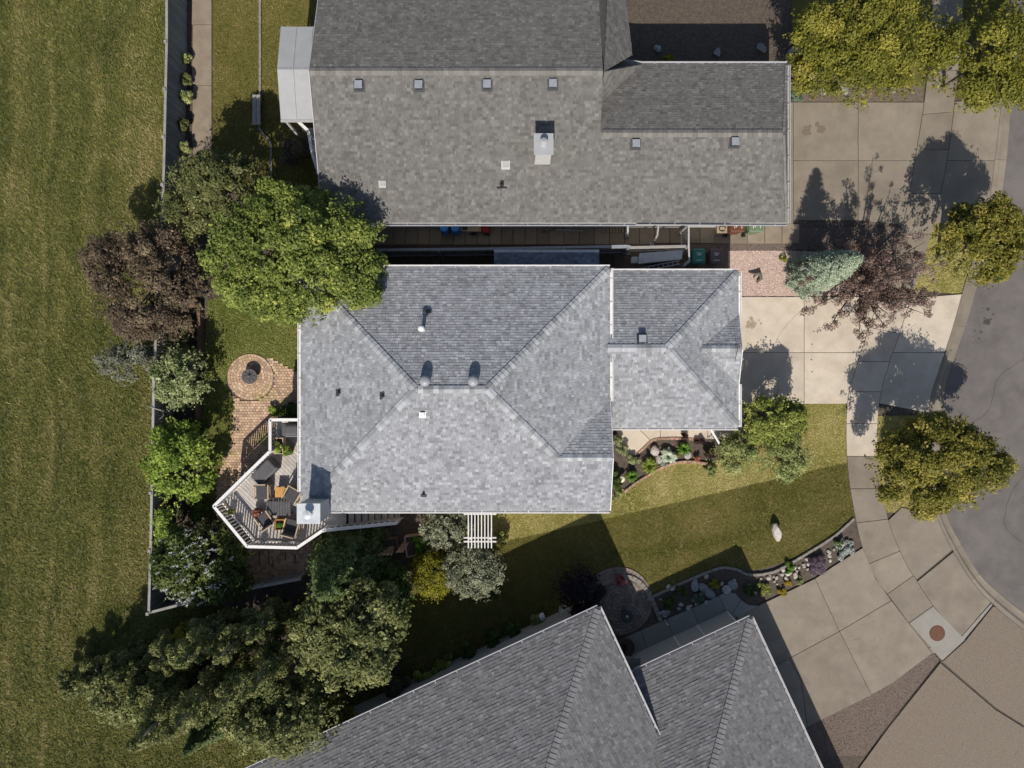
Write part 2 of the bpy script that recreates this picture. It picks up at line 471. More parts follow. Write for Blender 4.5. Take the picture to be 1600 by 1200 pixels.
# field beyond the back fence
fence_px = [(263,-60),(263,67),(258,290),(250,450),(243,590),(238,860),(235,958)]
FB = [W(p[0], p[1], 1.8) for p in fence_px]
fld = [(FB[0].x, 40)] + [(p.x, p.y) for p in FB] + [(-13.0, FB[-1].y-.3), (-10.5, -19.5), (-10.5, -40), (-60, -40), (-60, 40)]
sheet('field', fld, ZY, M['field'])
fv = [(FB[0].x-.06, 19.5)] + [(p.x-.06, p.y) for p in FB] + [(-13.0, FB[-1].y-.3), (-10.5, -19.5), (-25.5, -19.5), (-25.5, 19.5)]
grass('field_grass', 'rough green and straw coloured grass of the open field', fv, ZY, GL['field'], 230, .075, .02, 3, 3,
      rows=[(-23.3,.16,.30),(-21.75,.12,.42),(-21.4,.10,-.35),(-20.2,.2,-.2),(-19.6,.22,.22),(-18.9,.35,-.2),(-17.2,.5,.28),(-24.0,.4,-.2)],
      rough=.55, spots=[(-18.0,14.0,1.2,.35),(-18.8,15.5,.6,-.4),(-19.0,-8.8,1.3,.35),(-18.2,-10.8,.7,-.4),(-17.6,10.0,1.6,.25),(-22.8,8.5,1.1,.2),(-22.0,-16.0,1.2,.2)])

# lawns
front = WP([(775,780),(960,780),(962,768),(982,762),(1002,745),(1030,728),(1070,722),(1105,726),(1150,700),(1200,650),(1255,632),(1325,629),(1321,650),(1321,700),(1323,722),(940,812),(790,845),(700,860)])
sheet('front_lawn', front, ZY, M['lawn'])
grass('front_lawn_grass', 'sunlit dry yellow green grass of the front lawn', front, ZY, GL['lawn'], 650, .035, .013, 4, rows=[(99,1,0)], spots=[(14.9,-2.2,1.1,.35),(12.5,-3.6,.8,.2),(14.5,-3.9,.7,-.45),(7.0,-5.0,.9,.2),(5.6,-6.0,.8,-.2),(9.5,-4.2,.8,.2)])
south = WP([(700,860),(790,845),(940,812),(1323,722),(1326,755),(1334,803),(1318,818),(1300,838),(1265,858),(1230,876),(1180,890),(1150,886),(1125,886),(1080,905),(1040,922),(1015,932),(1000,905),(965,896),(930,915),(860,985),(640,1070),(560,1120),(440,980),(470,930),(640,905)])
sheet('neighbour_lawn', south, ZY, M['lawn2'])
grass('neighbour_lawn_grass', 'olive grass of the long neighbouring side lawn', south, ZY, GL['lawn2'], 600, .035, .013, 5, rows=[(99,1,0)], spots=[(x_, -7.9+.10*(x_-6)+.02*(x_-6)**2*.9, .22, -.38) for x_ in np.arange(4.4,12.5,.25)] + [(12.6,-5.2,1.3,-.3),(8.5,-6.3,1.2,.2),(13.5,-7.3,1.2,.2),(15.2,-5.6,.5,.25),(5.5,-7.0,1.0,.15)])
back = WP([(322,545),(326,470),(420,440),(508,440),(512,600),(470,583),(420,560),(362,575),(352,600),(367,625),(366,690),(345,745),(328,810),(312,760),(318,640)])
sheet('back_lawn', back, ZY, M['lawn3'])
grass('back_lawn_grass', 'lush green grass around the brick fire pit circle', back, ZY, GL['lawn3'], 420, .05, .018, 6)
nw = WP([(334,-30),(334,255),(420,330),(510,330),(505,-30)])
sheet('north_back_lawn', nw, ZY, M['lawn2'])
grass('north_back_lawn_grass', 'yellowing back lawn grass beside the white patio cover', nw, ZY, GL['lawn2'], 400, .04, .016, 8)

def between(la, lb, y0, y1):
    """area between two plan lines within a y range"""
    a = [p for p in la if y0 <= p[1] <= y1]; b = [p for p in lb if y0 <= p[1] <= y1]
    return a + b[::-1]
for i, (y0, y1, mk, lab) in enumerate([(-80,158,'lawn2','dry verge grass under the twin boulevard trees at the far drive'),
                              (346,462,'lawn','dry verge grass between the two driveways'),
                              (640,806,'lawn','dry verge grass under the round boulevard tree by the kerb bulb')]):
    poly = WP(between(sw_e, gut_i, y0, y1))
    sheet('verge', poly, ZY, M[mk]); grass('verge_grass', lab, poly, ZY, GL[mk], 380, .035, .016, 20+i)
ntop = WP([(1236,-30),(1236,158),(1441,158),(1452,60),(1456,-30)])
sheet('north_front_lawn', ntop, ZY, M['lawn2'])
ev = WP([(1425,395),(1372,463),(1395,463),(1445,400)])

# ---------------------------------------------------------------- gravel sheets with loose stones
def gravel(name, label, poly, z, m, dens, size, seed):
    s = sheet(name + '_bed', poly, z, m)
    rng = np.random.default_rng(seed)
    P = np.array([(p[0], p[1]) for p in poly]); lo = P.min(0); hi = P.max(0)
    n = int((hi-lo).prod()*dens); xy = lo + rng.random((n, 2))*(hi-lo)
    xy = xy[inside(poly, xy[:, 0], xy[:, 1])]; n = len(xy)
    base = np.array([(1,0,0),(0,1,0),(-1,0,0),(0,-1,0),(0,0,.8)], float)
    an = rng.random(n)*6.28; r = size*(.5+rng.random(n)); el = .6+.6*rng.random(n)
    V = np.zeros((n, 5, 3))
    for k in range(5):
        x = base[k, 0]*r; y = base[k, 1]*r*el
        V[:, k, 0] = xy[:, 0] + x*np.cos(an) - y*np.sin(an)
        V[:, k, 1] = xy[:, 1] + x*np.sin(an) + y*np.cos(an)
        V[:, k, 2] = z + base[k, 2]*r
    F = np.array([(0,1,4),(1,2,4),(2,3,4),(3,0,4)])
    Q = (np.arange(n)[:, None, None]*5 + F[None]).reshape(-1, 3)
    T = np.repeat(rng.random(n), 4)
    o = npobj(name, V.reshape(-1, 3), Q, T, m)
    return tag(o, label, 'gravel', kind='stuff')
gravel('pink_gravel', 'pale pink gravel bed under the blue spruce beside the garage', WP([(1137,392),(1137,425),(1100,425),(1100,470),(1345,463),(1372,463),(1420,400),(1230,392)]), ZY, M['pinkgravel'], 520, .028, 31)
gravel('brown_gravel', 'brown gravel strip along the driveway of the long roofed house', WP([(960,380),(960,440),(1137,440),(1137,391),(1415,391),(1420,350),(1232,345),(1232,379)]), ZY+.002, M['browngravel'], 420, .026, 32)
gravel('wedge_gravel', 'brown pebble wedge between the two southern driveways', WP([(1456,1019),(1466,1031),(1385,1134),(1350,1180),(1230,1180),(1262,1133),(1365,1082),(1392,1066)]), ZY, M['browngravel'], 420, .028, 33)
gravel('front_bed_gravel', 'brown gravel strip with boulders beneath the northern front trees', WP([(1236,100),(1236,160),(1441,160),(1441,135),(1330,132),(1280,120)]), ZY+.004, M['browngravel'], 420, .026, 34)

# ---------------------------------------------------------------- concrete: slabs laid with open joints
def shrink(poly, d, eps=0.0):
    """pull a polygon's edges in by d"""
    pts = []
    for p in poly:
        q = Vector((p[0], p[1]))
        if not pts or (q-pts[-1]).length > eps: pts.append(q)
    if (pts[0]-pts[-1]).length <= eps: pts.pop()
    ar = sum(pts[i-1].x*pts[i].y - pts[i].x*pts[i-1].y for i in range(len(pts)))
    if ar < 0: pts = pts[::-1]
    out = []; n = len(pts)
    for i in range(n):
        a, b, c = pts[i-1], pts[i], pts[(i+1) % n]
        d1 = (b-a).normalized(); d2 = (c-b).normalized()
        n1 = Vector((-d1.y, d1.x)); n2 = Vector((-d2.y, d2.x))
        bi = (n1+n2)
        if bi.length < 1e-6: out.append(b); continue
        bi.normalize(); k = max(bi.dot(n1), .4)
        out.append(b + bi*(d/k))
    return out
ZC = .115
def slab(poly, parent, m, z=ZC, gap=.011):
    q = shrink(poly, gap, .07)
    top = shrink(q, .008, -1.0); n = len(q); b2 = MB()
    vs = [(p.x, p.y, ZY-.015) for p in q] + [(p.x, p.y, z-.006) for p in q] + [(p.x, p.y, z) for p in top]
    fs = [tuple(range(2*n, 3*n))]
    for k in (0, n): fs += [(k+i, k+(i+1) % n, k+n+(i+1) % n, k+n+i) for i in range(n)]
    b2.add(vs, fs)
    return obj('slab', b2, m, parent)

# sidewalk
walk_px = [(p[0], p[1]) for p in sw_w] + [(p[0], p[1]) for p in sw_e][::-1]
sidewalk = sheet('sidewalk', WP(walk_px), ZY+.006, M['joint'])
def strip(parent, A, B, step, m, z=ZC, pick=None):
    d = 0.0; i0 = 0
    for i in range(1, len(A)):
        d += (((A[i]+B[i])/2) - ((A[i-1]+B[i-1])/2)).length
        if d >= step or i == len(A)-1:
            poly = A[i0:i+1] + B[i0:i+1][::-1]
            mm = pick((A[i0]+A[i])/2) if pick else m
            slab(poly, parent, mm, z); i0 = i; d = 0.0
yA, yB = W(0,455).y, W(0,715).y
strip(sidewalk, SWW, SWE, 1.42, None, pick=lambda p: M['concrete'] if yB < p.y < yA else M['concrete2'])  # bright slabs along the main lot, painted dimming on the rest
ms = WP([(1419,972),(1456,946),(1506,998),(1470,1031)])
mslab = slab(ms, sidewalk, M['concrete3'], ZC+.004)

# rolled kerb and gutter: pan and kerb, in cast lengths
kerb = sheet('kerb', [(p.x, p.y) for p in GI] + [(p.x, p.y) for p in GO][::-1], -.004, M['joint'])
i0 = 0
for i in range(0, len(GI)-1, 4):
    j = min(i+4, len(GI)-1)
    mb = MB()
    prof = [(0.0, ZC-.004), (.30, ZC-.01), (.50, .035), (.75, .018), (1.0, .022)]
    rows = []
    for k in range(i, j+1):
        a, b = GI[k], GO[k]
        if k == i: a = a + (GI[k+1]-GI[k])*.01; b = b + (GO[k+1]-GO[k])*.01
        if k == j: a = a - (GI[k]-GI[k-1])*.01; b = b - (GO[k]-GO[k-1])*.01
        rows.append([(a.x+(b.x-a.x)*t, a.y+(b.y-a.y)*t, zz) for t, zz in prof])
    n = len(prof); vs = [p for r in rows for p in r]
    fs = []
    for r in range(len(rows)-1):
        for c in range(n-1):
            fs.append((r*n+c, (r+1)*n+c, (r+1)*n+c+1, r*n+c+1))
    mb.add(vs, fs)
    obj('kerb_length', mb, M['concrete2'], kerb)

def line_at(line, y):
    for i in range(len(line)-1):
        if (line[i][1]-y)*(line[i+1][1]-y) <= 0 and line[i][1] != line[i+1][1]:
            t = (y-line[i][1])/(line[i+1][1]-line[i][1])
            return (line[i][0] + t*(line[i+1][0]-line[i][0]), y)
    return line[-1]
def seg(line, y0, y1):
    return [line_at(line, y0)] + [p for p in line if y0 < p[1] < y1] + [line_at(line, y1)]

# main driveway and apron
dw = sheet('driveway', WP([(1150,463)] + [(line_at(sw_w,463)[0],463)] + seg(sw_w,463,631)[1:] + [(1150,631)]), ZY+.006, M['joint'])
slab(WP([(1150,464),(1255,464),(1255,551),(1150,551)]), dw, M['concrete'])
slab(WP([(1150,551),(1255,551),(1255,631),(1150,631)]), dw, M['concrete'])
slab(WP([(1255,464)] + seg(sw_w,464,551) + [(1255,551)]), dw, M['concrete'])
slab(WP([(1255,551)] + seg(sw_w,551,631) + [(1255,631)]), dw, M['concrete'])
ap = sheet('driveway_apron', WP(seg(sw_e,464,640) + seg(gut_i,458,647)[::-1]), ZY+.006, M['joint'])
slab(WP(seg(sw_e,466,551) + seg(gut_i,459,551)[::-1]), ap, M['concrete'])
slab(WP(seg(sw_e,551,630) + seg(gut_i,551,645)[::-1]), ap, M['concrete'])
# northern driveway and apron
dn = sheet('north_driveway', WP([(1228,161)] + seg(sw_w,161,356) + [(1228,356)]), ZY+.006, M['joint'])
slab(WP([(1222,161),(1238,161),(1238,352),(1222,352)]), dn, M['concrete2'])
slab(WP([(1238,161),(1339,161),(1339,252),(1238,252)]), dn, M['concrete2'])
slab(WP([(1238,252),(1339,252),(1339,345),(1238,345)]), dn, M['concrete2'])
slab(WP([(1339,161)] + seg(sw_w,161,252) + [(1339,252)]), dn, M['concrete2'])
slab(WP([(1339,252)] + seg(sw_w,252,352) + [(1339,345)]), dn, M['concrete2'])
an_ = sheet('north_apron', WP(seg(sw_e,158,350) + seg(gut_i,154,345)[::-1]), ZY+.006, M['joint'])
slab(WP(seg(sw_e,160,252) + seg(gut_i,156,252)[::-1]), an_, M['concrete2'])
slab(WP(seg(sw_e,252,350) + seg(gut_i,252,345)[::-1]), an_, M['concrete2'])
# southern driveway and apron
sd_n = [(1160,958),(1190,942),(1232,922),(1272,903),(1300,884),(1346,855)]
ds = sheet('south_driveway', WP(sd_n + seg(sw_w,856,1020)[1:] + [(1392,1066),(1365,1082),(1260,1134),(1235,1160),(1150,1160)]), ZY+.006, M['joint'])
slab(WP([(1160,958),(1190,942),(1232,922),(1272,903),(1310,985),(1232,1027),(1195,1046)]), ds, M['concrete2'])
slab(WP([(1272,903),(1300,884),(1346,855),(1366,903),(1391,937),(1310,985)]), ds, M['concrete2'])
slab(WP([(1232,1027),(1310,985),(1360,1084),(1260,1134),(1250,1062)]), ds, M['concrete2'])
slab(WP([(1310,985),(1391,937),(1418,972),(1455,1019),(1392,1066),(1360,1084)]), ds, M['concrete2'])
slab(WP([(1195,1046),(1232,1027),(1250,1062),(1260,1134),(1235,1160)]), ds, M['concrete2'])
asx = sheet('south_apron', WP([(1386,812),(1407,792),(1459,804)] + seg(gut_i,806,940) + [(1546,941),(1502,995)] + seg(sw_e,815,993)[::-1]), ZY+.006, M['joint'])
slab(WP([(1386,812),(1407,792),(1459,804)] + seg(gut_i,808,858) + [(1430,905)] + seg(sw_e,815,900)[::-1]), asx, M['concrete2'])
slab(WP(seg(gut_i,861,940) + [(1500,993)] + seg(sw_e,907,992)[::-1]), asx, M['concrete2'])
slab(WP([(1500,993),(1546,941),(1549,944),(1504,999)]), asx, M['concrete3'])
# exposed aggregate driveway of the next house
ag = sheet('aggregate_driveway', WP([(1506,999),(1549,945)] + seg(gut_i,945,1060) + [(1700,1260),(1300,1260),(1386,1133),(1468,1032)]), ZY+.006, M['joint'])
slab(WP([(1470,1032),(1506,1000),(1549,946)] + seg(gut_i,947,1030) + [(1660,1100),(1600,1133),(1555,1105)]), ag, M['aggregate'])
slab(WP([(1467,1034),(1553,1107),(1598,1135),(1630,1240),(1310,1240),(1387,1134)]), ag, M['aggregate'])
slab(WP([(1602,1135),(1662,1102),(1700,1150),(1700,1240),(1632,1240)]), ag, M['aggregate'])
# back path of the northern yard
bp = sheet('back_path', WP([(303,-60),(333,-60),(333,300),(300,300)]), ZY+.006, M['joint'])
for y0, y1 in ((-60,40),(40,135),(135,223),(223,300)):
    slab(WP([(303,y0),(332.5,y0),(332.5,y1),(301,y1)]), bp, M['walkconc'])
# slab path between the two houses
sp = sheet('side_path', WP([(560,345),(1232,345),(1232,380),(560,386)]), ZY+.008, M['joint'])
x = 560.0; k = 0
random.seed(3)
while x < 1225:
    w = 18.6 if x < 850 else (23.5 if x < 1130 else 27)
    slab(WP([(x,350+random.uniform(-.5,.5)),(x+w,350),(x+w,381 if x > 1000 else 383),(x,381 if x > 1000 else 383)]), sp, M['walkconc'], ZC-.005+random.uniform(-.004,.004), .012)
    x += w; k += 1
# front walk
fw = sheet('front_walk', WP([(955,640),(1160,640),(1160,684),(1098,686),(1035,684),(1018,690),(1005,703),(992,712),(975,708),(966,690),(958,670)]), ZY+.006, M['joint'])
slab(WP([(957,655),(990,662),(1018,690),(1005,703),(992,712),(975,706),(967,690),(962,672)]), fw, M['concrete'])
slab(WP([(957,640),(1031,640),(1031,684),(1018,690),(990,662),(957,655)]), fw, M['concrete'])
slab(WP([(1031,640),(1074,640),(1074,684),(1031,684)]), fw, M['concrete'])
slab(WP([(1074,640),(1105,640),(1105,686),(1074,685)]), fw, M['concrete'])
slab(WP([(1105,632),(1160,632),(1160,684),(1105,686)]), fw, M['concrete'])
# entry walk of the southern house
ew = sheet('entry_walk', WP([(965,1000),(1120,930),(1135,923),(1150,927),(1165,942),(1195,946),(1205,985),(1010,1075),(970,1030)]), ZY+.006, M['joint'])
for q in ([(965,1000),(1000,984),(1016,1025),(990,1040),(970,1030)], [(1000,984),(1041,966),(1056,1005),(1016,1025)],
          [(1041,966),(1081,949),(1094,985),(1056,1005)], [(1081,949),(1122,930),(1138,966),(1094,985)],
          [(1122,930),(1135,923),(1148,926),(1157,936),(1138,966)], [(1138,966),(1157,936),(1168,944),(1190,946),(1200,985),(1150,1010)]):
    slab(WP(q), ew, M['concrete3'], ZC-.012)

# manhole cover
mh = W(1462, 988, 0); mhz = ZC + .004
t = thing('manhole_cover', 'rusty round manhole cover set in the pale grey sidewalk slab', 'manhole', (mh.x, mh.y, mhz))
mb = MB(); mb.lathe((mh.x, mh.y, mhz-.01), [(.37,0),(.37,.016),(.33,.016),(.33,.010)], 32); obj('frame', mb, M['rust'], t)
mb = MB(); mb.lathe((mh.x, mh.y, mhz), [(.325,0),(.325,.012),(.31,.014)], 32)
for k in range(8):
    for r in (.10,.17,.24):
        a = k*math.pi/4 + r*3
        mb.box((mh.x+r*math.cos(a), mh.y+r*math.sin(a), mhz+.016), (.045,.02,.008), a)
obj('lid', mb, M['rust'], t)
# oil stains on the street and drive
def blot(px, py, r, parent, z, seed):
    rr = random.Random(seed); c = W(px, py); mb = MB(); n = 14
    vs = [(c.x + r*(.7+.5*rr.random())*math.cos(6.283*k/n), c.y + r*(.7+.5*rr.random())*math.sin(6.283*k/n), z) for k in range(n)]
    mb.add(vs, [tuple(range(n))]); return obj('oil_stain', mb, M['stain'], parent)
for i, (x, y, r) in enumerate([(1544,483,.08),(1552,491,.06),(1542,503,.17),(1533,519,.06),(1530,529,.05),(1523,517,.04),(1535,481,.03),(1586,482,.03),(1560,471,.03),(1520,526,.03),(1548,499,.05),(1538,497,.05)]):
    blot(x, y, r, street, .004, i)

M['tanstain'] = mat('rust_stain', (.30,.225,.15), (.42,.34,.25), 9, rough=.85)
def blot2(px, py, r, parent, m, n=9, seed=0):
    rr = random.Random(seed)
    for k in range(n):
        c = W(px + rr.gauss(0, r*16), py + rr.gauss(0, r*10)); mb = MB(); q = r*rr.uniform(.12,.4)
        mb.add([(c.x + q*(.6+.6*rr.random())*math.cos(.6283*i), c.y + q*(.6+.6*rr.random())*math.sin(.6283*i), ZC+.002+.0008*k) for i in range(10)], [tuple(range(10))]); obj('stain', mb, m, parent)
blot2(1172, 503, .34, dw, M['tanstain'], 9, 2)
M['tanstain2'] = mat('old_stain', (.17,.13,.10), (.20,.16,.12), 9, rough=.85)
blot2(1262, 203, .5, dn, M['tanstain2'], 10, 3)
for x_, y_ in ((1270,518),(1267,538),(1266,562),(1267,581)): 
    c = W(x_, y_); mb = MB(); mb.add([(c.x+.035*math.cos(.785*i), c.y+.035*math.sin(.785*i), ZC+.003) for i in range(8)], [tuple(range(8))]); obj('stain', mb, M['stain'], dw)
def crack(parent, pts, w=.012):
    mb = MB(); rr = random.Random(int(pts[0][0])); P = []
    for i in range(len(pts)-1):
        for k in range(6): t_ = k/6; P.append(W(pts[i][0]+(pts[i+1][0]-pts[i][0])*t_+rr.uniform(-.6,.6), pts[i][1]+(pts[i+1][1]-pts[i][1])*t_+rr.uniform(-.6,.6)))
    P.append(W(*pts[-1]))
    for i in range(len(P)-1):
        d_ = (P[i+1]-P[i]).normalized(); n_ = Vector((-d_.y, d_.x, 0))*w/2
        mb.add([(q.x, q.y, ZC+.0025) for q in (P[i]-n_, P[i+1]-n_, P[i+1]+n_, P[i]+n_)], [(0,1,2,3)])
    obj('crack', mb, M['tanstain2'], parent)
crack(dw, [(1252,484),(1230,505),(1215,525),(1203,549)]); crack(ap, [(1412,520),(1430,505)]); crack(ds, [(1326,1000),(1345,995)])

def sealed_crack(pts):
    mb = MB(); rr = random.Random(int(pts[0][1])); P = [W(*q) for q in smooth_line(pts, 7)]
    P = [p + Vector((rr.uniform(-.03,.03), rr.uniform(-.03,.03), 0)) for p in P]
    for i in range(len(P)-1):
        d_ = (P[i+1]-P[i]).normalized(); n_ = Vector((-d_.y, d_.x, 0))*rr.uniform(.006,.013)
        mb.add([(q.x, q.y, .003) for q in (P[i]-n_, P[i+1]-n_, P[i+1]+n_, P[i]+n_)], [(0,1,2,3)])
    obj('road_crack', mb, M['stain'], street)
sealed_crack([(1600,560),(1560,590),(1545,640),(1520,660)]); sealed_crack([(1600,745),(1580,770),(1570,820),(1600,850)])

# ---------------------------------------------------------------- brick patio with a round medallion
def arcbrick(mb, c, r0, r1, a0, a1, z0, z1, t):
    pts = [(c.x+r*math.cos(a), c.y+r*math.sin(a)) for r, a in ((r0,a0),(r1,a0),(r1,a1),(r0,a1))]
    mb.prism(pts, z0, z1, t)
def medallion(mb, c, rmax, step, blen, z0, z1, rs, gap=.012):
    r = step
    mb.prism([(c.x+(step-gap)*math.cos(k*math.pi/4), c.y+(step-gap)*math.sin(k*math.pi/4)) for k in range(8)], z0, z1, .5)
    while r < rmax:
        n = max(6, int(2*math.pi*(r+step/2)/blen)); off = rs.random()
        for k in range(n):
            a0 = (k+off)*2*math.pi/n; a1 = a0 + 2*math.pi/n - gap/(r+step/2)
            arcbrick(mb, c, r, r+step-gap, a0, a1, z0, z1 + rs.uniform(-.003,.003), rs.random())
        r += step
    return r
rs = random.Random(5)
pat_px = [(392,553),(425,560),(470,584),(520,592),(520,860),(470,905),(395,915),(378,860),(338,800),(340,745),(362,692),(367,625),(357,590)]
pat = WP(pat_px)
patio = sheet('brick_patio', pat, ZY+.006, M['sand'])
cc = W(392.5, 589); mb = MB()
RM = medallion(mb, cc, 1.08, .135, .15, ZY, ZY+.05, rs)
bw, bh = .150, .125
xs = np.arange(-14.0, -8.0, bw); ys = np.arange(-9.6, 1.6, bh)
row = 0
for yy in ys:
    row += 1
    cx = xs + (bw/2 if row % 2 else 0)
    ins = inside(pat, cx, np.full(len(cx), yy)) & (np.hypot(cx-cc.x, yy-cc.y) > RM + .06)
    for xx in cx[ins]:
        mb.box((xx, yy, ZY+.02), (bw-.014, bh-.014, .06+rs.uniform(-.005,.005)), 0, rs.random())
tag(obj('paver', mb, M['brick'], patio), kind='stuff')
# round paver terrace by the southern entry
cc2 = W(966, 938)
ter = sheet('round_terrace', [(cc2.x+1.55*math.cos(k*.2618), cc2.y+1.55*math.sin(k*.2618)) for k in range(24)], ZY+.006, M['joint'])
mb = MB(); medallion(mb, cc2, 1.5, .16, .20, ZY, ZY+.05, rs)
tag(obj('paver', mb, M['brick2'], ter), kind='stuff')
# ---------------------------------------------------------------- roofs
def frame_of(pts):
    n = Vector((0,0,0))
    for i in range(len(pts)):
        a, b = pts[i-1], pts[i]
        n += Vector(((a.y-b.y)*(a.z+b.z), (a.z-b.z)*(a.x+b.x), (a.x-b.x)*(a.y+b.y)))
    n.normalize()
    if n.z < 0: n = -n
    up = Vector((0,0,1)) - n*n.z; up.normalize()
    u = up.cross(n).normalized()
    return n, up, u

def intervals(poly, v):
    xs = []
    for i in range(len(poly)):
        (u0, v0), (u1, v1) = poly[i-1], poly[i]
        if (v0 > v) != (v1 > v): xs.append(u0 + (u1-u0)*(v-v0)/(v1-v0))
    xs.sort()
    return [(xs[i], xs[i+1]) for i in range(0, len(xs)-1, 2)]

def shingle_plane(mb, pts, rs, e=.118, wide=(.07,.22), thick=(.012,.026), pale=.16):
    pts = [Vector(p) for p in pts]
    n, up, u = frame_of(pts); o = min(pts, key=lambda p: p.dot(up))
    poly = [((p-o).dot(u), (p-o).dot(up)) for p in pts]
    vmax = max(p[1] for p in poly); vmin = 0.0
    k = 0; v = vmin
    while v < vmax - .02:
        v1 = min(v+e, vmax)
        im = intervals(poly, (v+v1)/2); ib = intervals(poly, v+.002); it = intervals(poly, v1-.002)
        for j, (ua, ub) in enumerate(im):
            b0 = ib[j] if len(ib) == len(im) else (ua, ub)
            t0 = it[j] if len(it) == len(im) else (ua, ub)
            lo = min(b0[0], t0[0]); hi = max(b0[1], t0[1])
            x = lo - rs.uniform(0, wide[1])
            while x < hi:
                w = rs.uniform(*wide); x1 = x + w
                bl, br = max(x, b0[0]), min(x1-.006, b0[1]); tl, tr = max(x, t0[0]), min(x1-.006, t0[1])
                x = x1
                if br - bl < .01 and tr - tl < .01: continue
                if br < bl: bl = br = max(min((bl+br)/2, b0[1]), b0[0])
                if tr < tl: tl = tr = max(min((tl+tr)/2, t0[1]), t0[0])
                h = rs.uniform(*thick)
                r = rs.random()
                tn = rs.uniform(.75, 1.0) if r < pale else (rs.uniform(.0,.22) if r > .84 else rs.uniform(.3,.62))
                P = lambda a, b, c: o + u*a + up*b + n*c
                vs = [P(bl, v, h), P(br, v, h), P(tr, v1+.01, .006), P(tl, v1+.01, .006), P(bl, v, -.004), P(br, v, -.004)]
                mb.add(vs, [(0,1,2,3), (4,5,1,0)], tn)
        v += e; k += 1

def ridge_caps(parent, A, B, c1, c2, m, step=.2, wid=.16, z=.02):
    """cap shingles from the low end A to the high end B; c1, c2 are points on the two planes"""
    A, B = Vector(A), Vector(B); d = (B-A); L = d.length; d.normalize()
    s = []
    for c in (Vector(c1), Vector(c2)):
        q = c - A; q = q - d*q.dot(d); s.append(q.normalized())
    up = Vector((0,0,1)); up = (up - d*up.dot(d)).normalized()
    l = step*1.12
    mb = MB(); h0 = .038; h1 = .012
    pts = []
    for a, h in ((0, h0), (l, h1)):
        p = d*a + up*h
        pts += [p + s[0]*wid, p, p + s[1]*wid]
    low = [d*0 + s[0]*wid - up*.01, d*0 - up*.01, d*0 + s[1]*wid - up*.01]
    sides = [d*l + s[0]*wid - up*.012, d*l + s[1]*wid - up*.012]
    mb.add(pts + low + sides, [(0,1,4,3),(1,2,5,4),(6,7,1,0),(7,8,2,1),(6,0,3,9),(8,10,5,2)])
    me = mesh_of('ridge_cap', mb, m)
    n = int(L/step)
    for i in range(n):
        p = A + d*(i*step + (L - n*step)*.5)
        piece('ridge_cap', me, parent, p + up*z)

def gutter(parent, A, B, out, m, w=.12, h=.11):
    """open trough along an eave; out = outward direction"""
    A, B, out = Vector(A), Vector(B), Vector(out).normalized()
    d = (B-A).normalized(); up = Vector((0,0,1))
    prof = [(0,0),(0,-h),(w,-h),(w+.02,0),(w-.012,0),(w-.02,-h+.02),(.015,-h+.02),(.015,0)]
    mb = MB(); vs = []
    for p in (A, B):
        for a, b in prof: vs.append(p + out*a + up*b)
    n = len(prof)
    mb.add(vs, [(i, (i+1) % n, n+(i+1) % n, n+i) for i in range(n)] + [tuple(range(n-1,-1,-1)), tuple(range(n, 2*n))])
    L = (B-A).length; k = max(1, int(L/.95))
    for i in range(k):
        mb.bar(A + d*((i+.5)*L/k) + up*.002, A + d*((i+.5)*L/k) + out*(w+.01) + up*.002, .03, .008)
    return obj('gutter', mb, m, parent)

def roof(house, planes, soffit, ez, mu, ms, seed, e=.118, thick=(.012,.026), wide=(.07,.22), pale=.16):
    mb = MB()
    for pl in planes: mb.add([Vector(p) for p in pl], [tuple(range(len(pl)))])
    mb.prism([(p[0], p[1]) for p in soffit], ez-.17, ez-.02)
    r = obj('roof', mb, mu, house)
    rs = random.Random(seed); mb = MB()
    for pl in planes: shingle_plane(mb, pl, rs, e, wide, thick, pale)
    tag(obj('shingle', mb, ms, r), kind='stuff')
    return r

V3 = lambda x, y, z: Vector((x, y, z))
def ctr(pl): return sum((Vector(p) for p in pl), Vector())/len(pl)

# ---- main house -------------------------------------------------------------------------------
E = 3.55; K = .36
x0, x1, y0, y1 = -8.80, 4.08, -5.25, 4.83
hs = (y1-y0)/2; yc = (y0+y1)/2; rz = E + K*hs
rL, rR = V3(x0+hs, yc, rz), V3(x1-hs, yc, rz)
g = -2.98; zg = E + K*(g-y0); Hp = V3(x1-(g-y0), g, zg); yv = g + (g-y0)
xg = x1 - .02
mainh = thing('bungalow', 'light grey shingled hip roof bungalow with attached garage and backyard deck', 'house', (-2.3, -.2, ZY))
SWc, SEc, NEc, NWc = V3(x0,y0,E), V3(x1,y0,E), V3(x1,y1,E), V3(x0,y1,E)
pN = [NWc, NEc, rR, rL]; pW = [NWc, rL, SWc]; pS = [SWc, SEc, V3(x1,g,zg), Hp, rR, rL]
pE = [V3(x1,yv,E), NEc, rR, Hp]; pG = [Hp, V3(x1,g,zg), V3(x1,yv,E)]
r1 = roof(mainh, [pN, pW, pS, pE, pG], [SWc, SEc, NEc, NWc], E, M['underlay'], M['shingle'], 11)
ridge_caps(r1, NWc, rL, ctr(pN), ctr(pW), M['cap'])
ridge_caps(r1, SWc + (rL-SWc)*.13, rL, ctr(pS), ctr(pW), M['cap'])
ridge_caps(r1, NEc, rR, ctr(pN), ctr(pE), M['cap'])
ridge_caps(r1, Hp, rR, ctr(pS), ctr(pE), M['cap'])
ridge_caps(r1, rL, rR, ctr(pN), ctr(pS), M['cap'])
ridge_caps(r1, Hp, V3(x1,g,zg), V3(x1-1,g-1,zg-.5), V3(x1-.5,g+.8,zg-.4), M['cap'])
